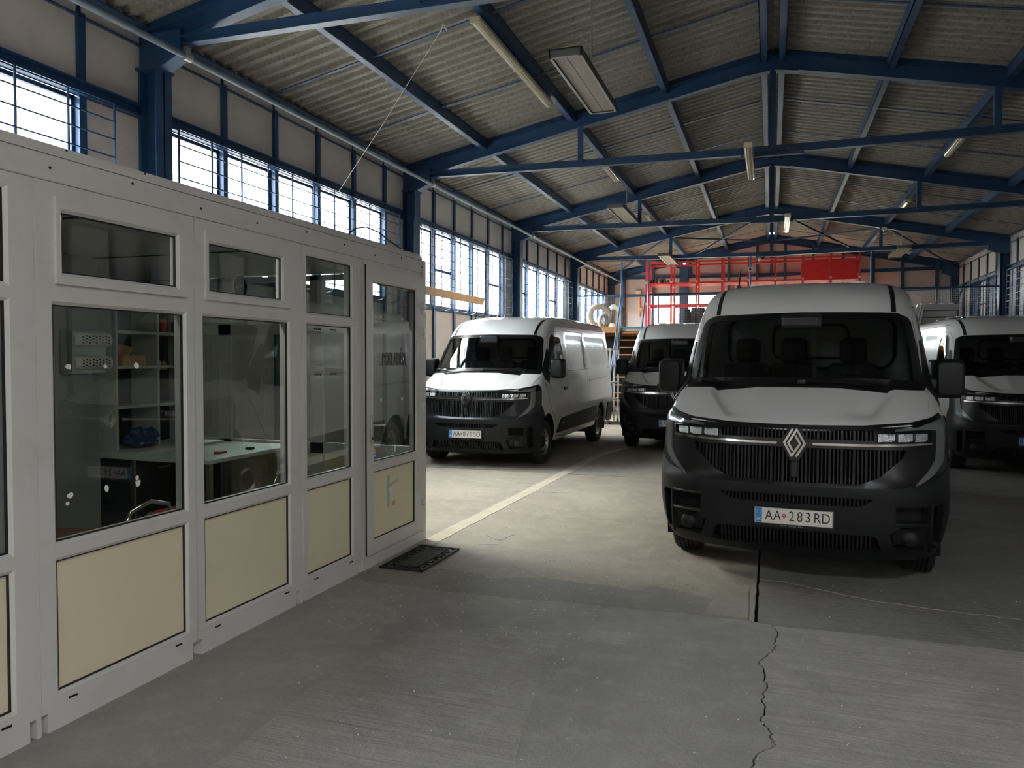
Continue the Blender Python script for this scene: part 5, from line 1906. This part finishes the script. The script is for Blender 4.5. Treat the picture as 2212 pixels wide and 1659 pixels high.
def heater(x, y0, y1, z, lab, w=0.36):
    t = thing('radiant_heater', lab, 'heater', (x, (y0 + y1) / 2, z), 0, 'hanging radiant heater panels')
    L = (y1 - y0) / 2
    b = MB()
    b.box(-w / 2, -w / 2 + 0.012, -L, L, 0, 0.085).box(w / 2 - 0.012, w / 2, -L, L, 0, 0.085)
    b.box(-w / 2, w / 2, -L, -L + 0.012, 0, 0.085).box(-w / 2, w / 2, L - 0.012, L, 0, 0.085).box(-w / 2, w / 2, -L, L, 0.075, 0.087)
    b.build('heater_case', HEATB, t)
    b = MB()
    for p in ((-w / 2, -w / 2 + 0.03, -L, L), (w / 2 - 0.03, w / 2, -L, L), (-w / 2, w / 2, -L, -L + 0.03), (-w / 2, w / 2, L - 0.03, L)):
        b.box(p[0], p[1], p[2], p[3], -0.006, 0.0)
    b.build('heater_rim', GALV, t)
    for a, c in ((-w / 2 + 0.035, -0.003), (0.003, w / 2 - 0.035)):
        MB().box(a, c, -L + 0.035, L - 0.035, 0.012, 0.02).build('heater_plate', HEATP, t)
    zt = roof_z(x) - z
    MB().tube([(0.06, 0, 0.085), (0.06, 0, zt)], 0.012, 8).tube([(0.06, 0, zt * 0.55), (0.06, 0, zt * 0.55 + 0.02)], 0.017, 8).build('hanging_rod', GALV, t)
    MB().bar((-0.1, 0, 0.09), (0.12, 0, 0.09), 0.03, 0.01).build('hanger_bracket', GALV, t)
    return t


heater(-2.14, 8.05, 10.05, 4.90, 'grey radiant heater panel hanging nearest, beside the long lamp')
heater(-3.22, 16.35, 18.45, 4.90, 'grey radiant heater panel hanging second in the left row')
heater(-3.14, 23.6, 26.0, 4.80, 'pale radiant heater panel hanging farthest in the left row', 0.34)
heater(3.54, 24.05, 26.15, 4.80, 'pale radiant heater panel hanging on the right above the mezzanine rail', 0.34)

# eave pipe along the left wall
pp = thing('eave_pipe', 'grey-blue pipe running along under the left eave', 'pipe', (-5.70, FY[0], 4.72))
for k in range(6):
    MB().tube([(0, 6 * k + 0.05, 0), (0, 6 * k + 5.95, 0)], 0.034, 12).build('pipe_length', PIPE, pp, 40)
    MB().tube([(0, 6 * k - 0.05, 0), (0, 6 * k + 0.05, 0)], 0.045, 12).box(-0.02, 0.02, 6 * k - 0.03, 6 * k + 0.03, 0.0, 0.10).build('pipe_clamp', GALV, pp)
t = thing('ceiling_bulb', 'bare bulb fitting on the tie beam above the mezzanine edge', 'bulb', (-0.36, 24.32, 4.66))
MB().lathe([(0, -0.06), (0.05, -0.045), (0.065, 0.0), (0.045, 0.05), (0.0, 0.06)], (0, 0, 0), 'z', 16).build('bulb', WHITEM, t, 40)
MB().tube([(0.02, 0, 0.03), (0.14, 0, 0.07)], 0.035, 8).build('socket', TRIMD, t)

# ------------------------------------------------------------ plank, mezzanine, stairs
pk = MB().box(-0.012, 0.012, 0, 4.6, -0.075, 0.075)
o = pk.build('timber_plank', WOOD)
o.location = (-5.86, 10.75, 2.868)
o.rotation_euler = (-0.0, 0.30, 0.0)
tag(o, 'pale brown plank lying on the window guard right of the booth', 'plank')
MZ = struct('mezzanine')
for k in range(9):
    x0 = -6.0 + k * 1.33
    MB().box(x0, x0 + 1.32, 24.52, 30.35, 2.62, 2.68).build('deck_board', WOOD, MZ)
MB().box(-6.0, -4.64, 24.44, 24.52, 2.50, 2.685).build('edge_beam', OWOOD, MZ)
MB().box(-3.80, 6.0, 24.44, 24.52, 2.50, 2.685).build('edge_beam', OWOOD, MZ)
MB().box(-4.6, -3.78, 24.43, 24.50, 2.54, 2.62).build('edge_beam', WHITEM, MZ)
MB().box(-4.62, -3.78, 24.42, 24.5, 2.62, 2.69).build('edge_beam', mat('teal_board', (0.12, 0.28, 0.27), 0.6), MZ)
for y in (26.4, 28.4):
    MB().box(-6.0, 6.0, y, y + 0.1, 2.45, 2.62).build('joist', OWOOD, MZ)
for x in (-5.0, -2.0, 1.5, 4.6):
    MB().box(x - 0.05, x + 0.05, 26.3, 26.4, 0, 2.62).build('prop', STEEL2, MZ)
MB().box(-6.1, 6.1, 27.0, 27.05, 0, 2.6).build('dark_store_partition', mat('brown_board', (0.05, 0.036, 0.028), 0.8), MZ)
rl = thing('mezzanine_railing', 'light blue tube railing with wire mesh along the mezzanine edge', 'railing', (0, 24.43, 2.685))
for x in (-4.58, -3.72, -0.63, 2.72):
    MB().tube([(x, 0, 0), (x, 0, 2.12)], 0.028, 8).build('rail_post', LBLUE, rl, 40)
MB().tube([(-6.0, 0, 1.02), (-4.58, 0, 1.02)], 0.026, 8).build('top_rail', LBLUE, rl, 40)
MB().tube([(-3.72, 0, 1.02), (6.0, 0, 1.02)], 0.026, 8).build('top_rail', STEEL, rl, 40)
MB().tube([(-3.40, 0, 0), (-3.40, 0, 1.02)], 0.024, 8).build('rail_post', LBLUE, rl, 40)
for xa, xb in ((-5.95, -4.6), (-3.38, 5.95)):
    b = MB()
    n = int((xb - xa) / 0.05)
    for k in range(n + 1):
        x = xa + (xb - xa) * k / n
        b.bar((x, 0.012, 0.02), (x, 0.012, 1.0), 0.0035, 0.0035)
    for k in range(20):
        z = 0.03 + 0.05 * k
        b.bar((xa, 0.015, z), (xb, 0.015, z), 0.0035, 0.0035)
    o = b.build('wire_mesh', GALV, rl)
    tag(o, kind='stuff')
st = thing('staircase', 'light blue steel stairs with timber treads up to the mezzanine', 'staircase', (-4.19, 22.55, 0))
for k in range(11):
    z = 0.18 + 0.2325 * k
    y = 0.06 + 0.167 * k
    MB().box(-0.36, 0.36, y, y + 0.21, z - 0.035, z).build('tread', OWOOD, st)
for x in (-0.39, 0.39):
    MB().bar((x, 0.0, 0.05), (x, 1.86, 2.62), 0.03, 0.16).build('stringer', LBLUE, st)
    MB().tube([(x, 0.02, 0.95), (x, 1.86, 3.70)], 0.024, 8).tube([(x, 0.06, 0.1), (x, 0.06, 1.0)], 0.02, 8).build('handrail', LBLUE, st, 40)
for x in (-0.47, -0.43):
    MB().tube([(x, 0.55, 0.0), (x + 0.02, 1.83, 3.2)], 0.012, 6).build('stay_rod', WOOD, st)

# red rack on the mezzanine
rk = thing('storage_rack', 'long red steel storage rack standing on the mezzanine', 'rack', (-4.33, 28.0, 2.685))
UPX = [0.887 * k for k in range(9)]
for x in UPX:
    for y in (0, 0.95):
        MB().box(x - 0.035, x + 0.035, y - 0.03, y + 0.03, 0, 2.55).build('upright', RED, rk)
    for z in (0.92, 1.66, 2.45):
        MB().box(x - 0.02, x + 0.02, 0.03, 0.92, z - 0.05, z + 0.03).build('side_bearer', RED, rk)
for i in range(8):
    a, c = UPX[i] + 0.035, UPX[i + 1] - 0.035
    for z, n in ((0.92, 2), (1.70, 5), (2.45, 2)):
        for q in range(n):
            y = 0.95 * q / (n - 1)
            MB().box(a, c, y - 0.02, y + 0.02, z - 0.03, z + 0.035).build('shelf_beam', RED, rk)
for i in (6, 7):
    MB().box(UPX[i] + 0.035, UPX[i + 1] - 0.035, 0.93, 0.95, 1.74, 2.42).build('back_panel', RED, rk)
for x in UPX:
    for z in (0.98, 1.745):
        MB().box(x - 0.032, x + 0.032, -0.034, -0.030, z - 0.03, z + 0.03).build('white_label', PAPER, rk)
t = thing('scrap_heap', 'small brown and white scrap heap on the left end of the red rack', 'scrap', (-3.95, 28.2, 4.42))
BRW = mat('brown_rag', (0.10, 0.075, 0.045), 0.9, var=0.4)
for k in range(7):
    MB().rbox(-0.07, 0.07, -0.05, 0.05, 0, 0.10 + 0.05 * (k % 3), 0.02).build('scrap_piece', PAPER if k == 3 else BRW, t, loc=(-0.3 + 0.11 * k, 0.04 * (k % 2), 0), rot=(0.2, 0.3 * (k % 3 - 1), k))
t = thing('white_cctv_camera', 'white round camera clipped to the middle railing post', 'camera', (-0.63, 24.36, 4.39))
MB().lathe([(0.0, 0.02), (0.05, 0.02), (0.075, -0.02), (0.06, -0.06), (0.035, -0.05), (0.0, -0.02)], (0, 0, 0), 'y', 18).build('camera_shell', WHITEM, t, 40)
MB().lathe([(0.0, -0.045), (0.034, -0.05), (0.034, 0.0), (0.0, 0.0)], (0, 0, 0), 'y', 14).build('lens', MASK, t)


def tyre(loc, R, w, rot, lab, m=OLDTYRE, grp='big tyres on the mezzanine'):
    pr = [(R * 0.58, -w * 0.40), (R * 0.75, -w * 0.5), (R * 0.93, -w * 0.46), (R, -w * 0.30), (R, w * 0.30), (R * 0.93, w * 0.46), (R * 0.75, w * 0.5), (R * 0.58, w * 0.40), (R * 0.66, w * 0.34), (R * 0.9, w * 0.36), (R * 0.9, -w * 0.36), (R * 0.66, -w * 0.34)]
    b = MB().lathe(pr, (0, 0, 0), 'y', 36)
    for k in range(30):
        t_ = 2 * PI * k / 30
        c, s = math.cos(t_), math.sin(t_)
        b.bar((R * 1.008 * c, -w * 0.28, R * 1.008 * s), (R * 1.008 * math.cos(t_ + 0.06), w * 0.28, R * 1.008 * math.sin(t_ + 0.06)), R * 0.09, R * 0.02, (c, 0, s))
    o = b.build('tyre', m, smooth=40)
    o.location = loc
    o.rotation_euler = rot
    return tag(o, lab, 'tyre', grp)


tyre((-5.62, 25.9, 3.125), 0.43, 0.26, (0, 0, 0.40), 'big dusty tyre in front at the mezzanine end of the left wall')
tyre((-5.12, 26.25, 3.125), 0.43, 0.24, (0, 0, -0.62), 'second big dusty tyre turned sideways behind the front one')
tyre((-5.35, 25.35, 2.93), 0.235, 0.17, (0, 0, 0.9), 'small dusty tyre leaning between the two big ones')
for k in range(5):
    tyre((-2.66 + 0.235 * k, 25.9 + 0.03 * (k % 2), 3.025 + (0.0 if k else -0.02)), 0.335 if k else 0.315, 0.22, (0, 0, PI / 2 + 0.06 * (k % 3)), ('first', 'second', 'third', 'fourth', 'fifth')[k] + ' dark tyre from the left in the row behind the mezzanine railing', DKTYRE, 'dark tyres standing in a row')

# white tube trolley with folded black mats, behind the left van
tr = thing('tube_trolley', 'white square tube trolley frame standing before the stairs', 'trolley', (-4.2, 19.5, 0))
for x in (-0.37, 0.37):
    for y in (-0.56, 0.0, 0.56):
        MB().box(x - 0.018, x + 0.018, y - 0.018, y + 0.018, 0.05, 1.92).build('upright', WHITEM, tr)
    for z in (0.28, 0.62, 1.05, 1.48, 1.90):
        MB().box(x - 0.015, x + 0.015, -0.56, 0.56, z - 0.018, z + 0.018).build('side_rail', WHITEM, tr)
for y in (-0.56, 0.56):
    for z in (0.28, 1.05, 1.48, 1.90):
        MB().box(-0.36, 0.36, y - 0.015, y + 0.015, z - 0.018, z + 0.018).build('cross_rail', WHITEM, tr)
MB().box(-0.36, 0.36, -0.55, 0.55, 0.262, 0.28).build('shelf', WHITEM, tr)
for x in (-0.37, 0.37):
    for y in (-0.56, 0.56):
        MB().lathe([(0, -0.015), (0.05, -0.015), (0.05, 0.015), (0, 0.015)], (x, y, 0.05), 'x', 12).build('castor', BLACKRUB, tr)
for k, (lx, ly, lz, ry) in enumerate(((0.10, -0.25, 0.42, 0.5), (0.12, 0.12, 0.44, -0.4), (0.05, -0.02, 0.62, 0.15), (0.14, 0.36, 0.40, 0.8))):
    t = MB()
    pts = [(0.42 * (1 - i / 40) * 0.34 * math.cos(i * 0.55), 0, 0.13 * (1 - i / 45) * math.sin(i * 0.55)) for i in range(30)]
    vs = [(x * 1.0, yy, z) for x, _, z in pts for yy in (-0.26, 0.26)]
    t.add(vs, [(2 * i, 2 * i + 1, 2 * i + 3, 2 * i + 2) for i in range(29)])
    o = t.build('rolled_mat', BLACKRUB)
    o.location = (-4.2 + lx, 19.5 + ly, lz)
    o.rotation_euler = (ry * 0.6, 0.3 * (k - 1), ry)
    tag(o, 'black rolled rubber mat on the white trolley, ' + ('nearest the camera', 'behind the nearest roll', 'topmost of the pile', 'farthest along the shelf')[k], 'mat', 'rolled black mats on the trolley')

# white boards and profiles stacked on the mezzanine at the right
bs = thing('board_stack', 'white boards stacked with pale edges on the right of the mezzanine', 'boards', (4.02, 24.9, 2.685))
for k in range(3):
    MB().box(0.0 + 0.02 * k, 1.0 + 0.03 * k, 0, 1.6, 0.02 + 0.2 * k, 0.185 + 0.2 * k).build('board', mat('grey_white_board', (0.42, 0.40, 0.39), 0.6), bs)
MB().box(0.0, 1.05, 0, 1.6, 0.392, 0.40).build('board', mat('brown_packing', (0.16, 0.06, 0.05), 0.7), bs)
for k in range(4):
    MB().box(0.12 + 0.25 * k, 0.20 + 0.25 * k, 0.1, 1.4, 0.585, 0.62).build('batten', PAPER, bs)
ln = thing('leaning_boards', 'pale slotted boards leaning against the white board stack', 'boards', (3.72, 24.85, 2.685))
for k in range(5):
    MB().bar((0.02 + 0.075 * k, 0, 0), (0.16 + 0.075 * k, 0.15, 0.52 + 0.01 * k), 0.05, 0.3, (0, 1, 0)).build('slotted_board', PAPER if k % 2 else WHITEM, ln)
lp_ = thing('leaning_profiles', 'bundle of dark profiles leaning in the far right corner', 'profiles', (5.5, 28.0, 2.685))
for k in range(8):
    MB().bar((0.05 * k - 0.35, -0.6 + 0.12 * k, 0), (0.38, -0.1 + 0.05 * k, 1.45), 0.05, 0.03).build('profile', STEEL2 if k % 3 else BUMPER, lp_)
wp_ = thing('wall_socket_box', 'small pale box with cable conduit on the back wall left of the rack', 'socket box', (-5.02, 30.46, 4.31))
MB().rbox(-0.11, 0.11, -0.09, 0.04, -0.07, 0.07, 0.01).build('box_body', WALLP, wp_)
MB().box(0.02, 0.05, -0.02, 0.02, -0.95, -0.07).build('conduit', OWOOD, wp_)
MB().lathe([(0, -0.05), (0.07, -0.04), (0.08, 0.0), (0, 0.0)], (0.08, 0, -0.68), 'y', 14).build('fitting', OWOOD, wp_)
cd = MB().tube([(4.3, 30.44, 3.93), (4.95, 30.44, 3.95), (5.02, 30.44, 3.9), (5.02, 30.44, 2.95)], 0.022, 8).build('wall_conduit', WALLP, smooth=40)
tag(cd, 'pale bent conduit on the back wall right of the red rack', 'conduit')
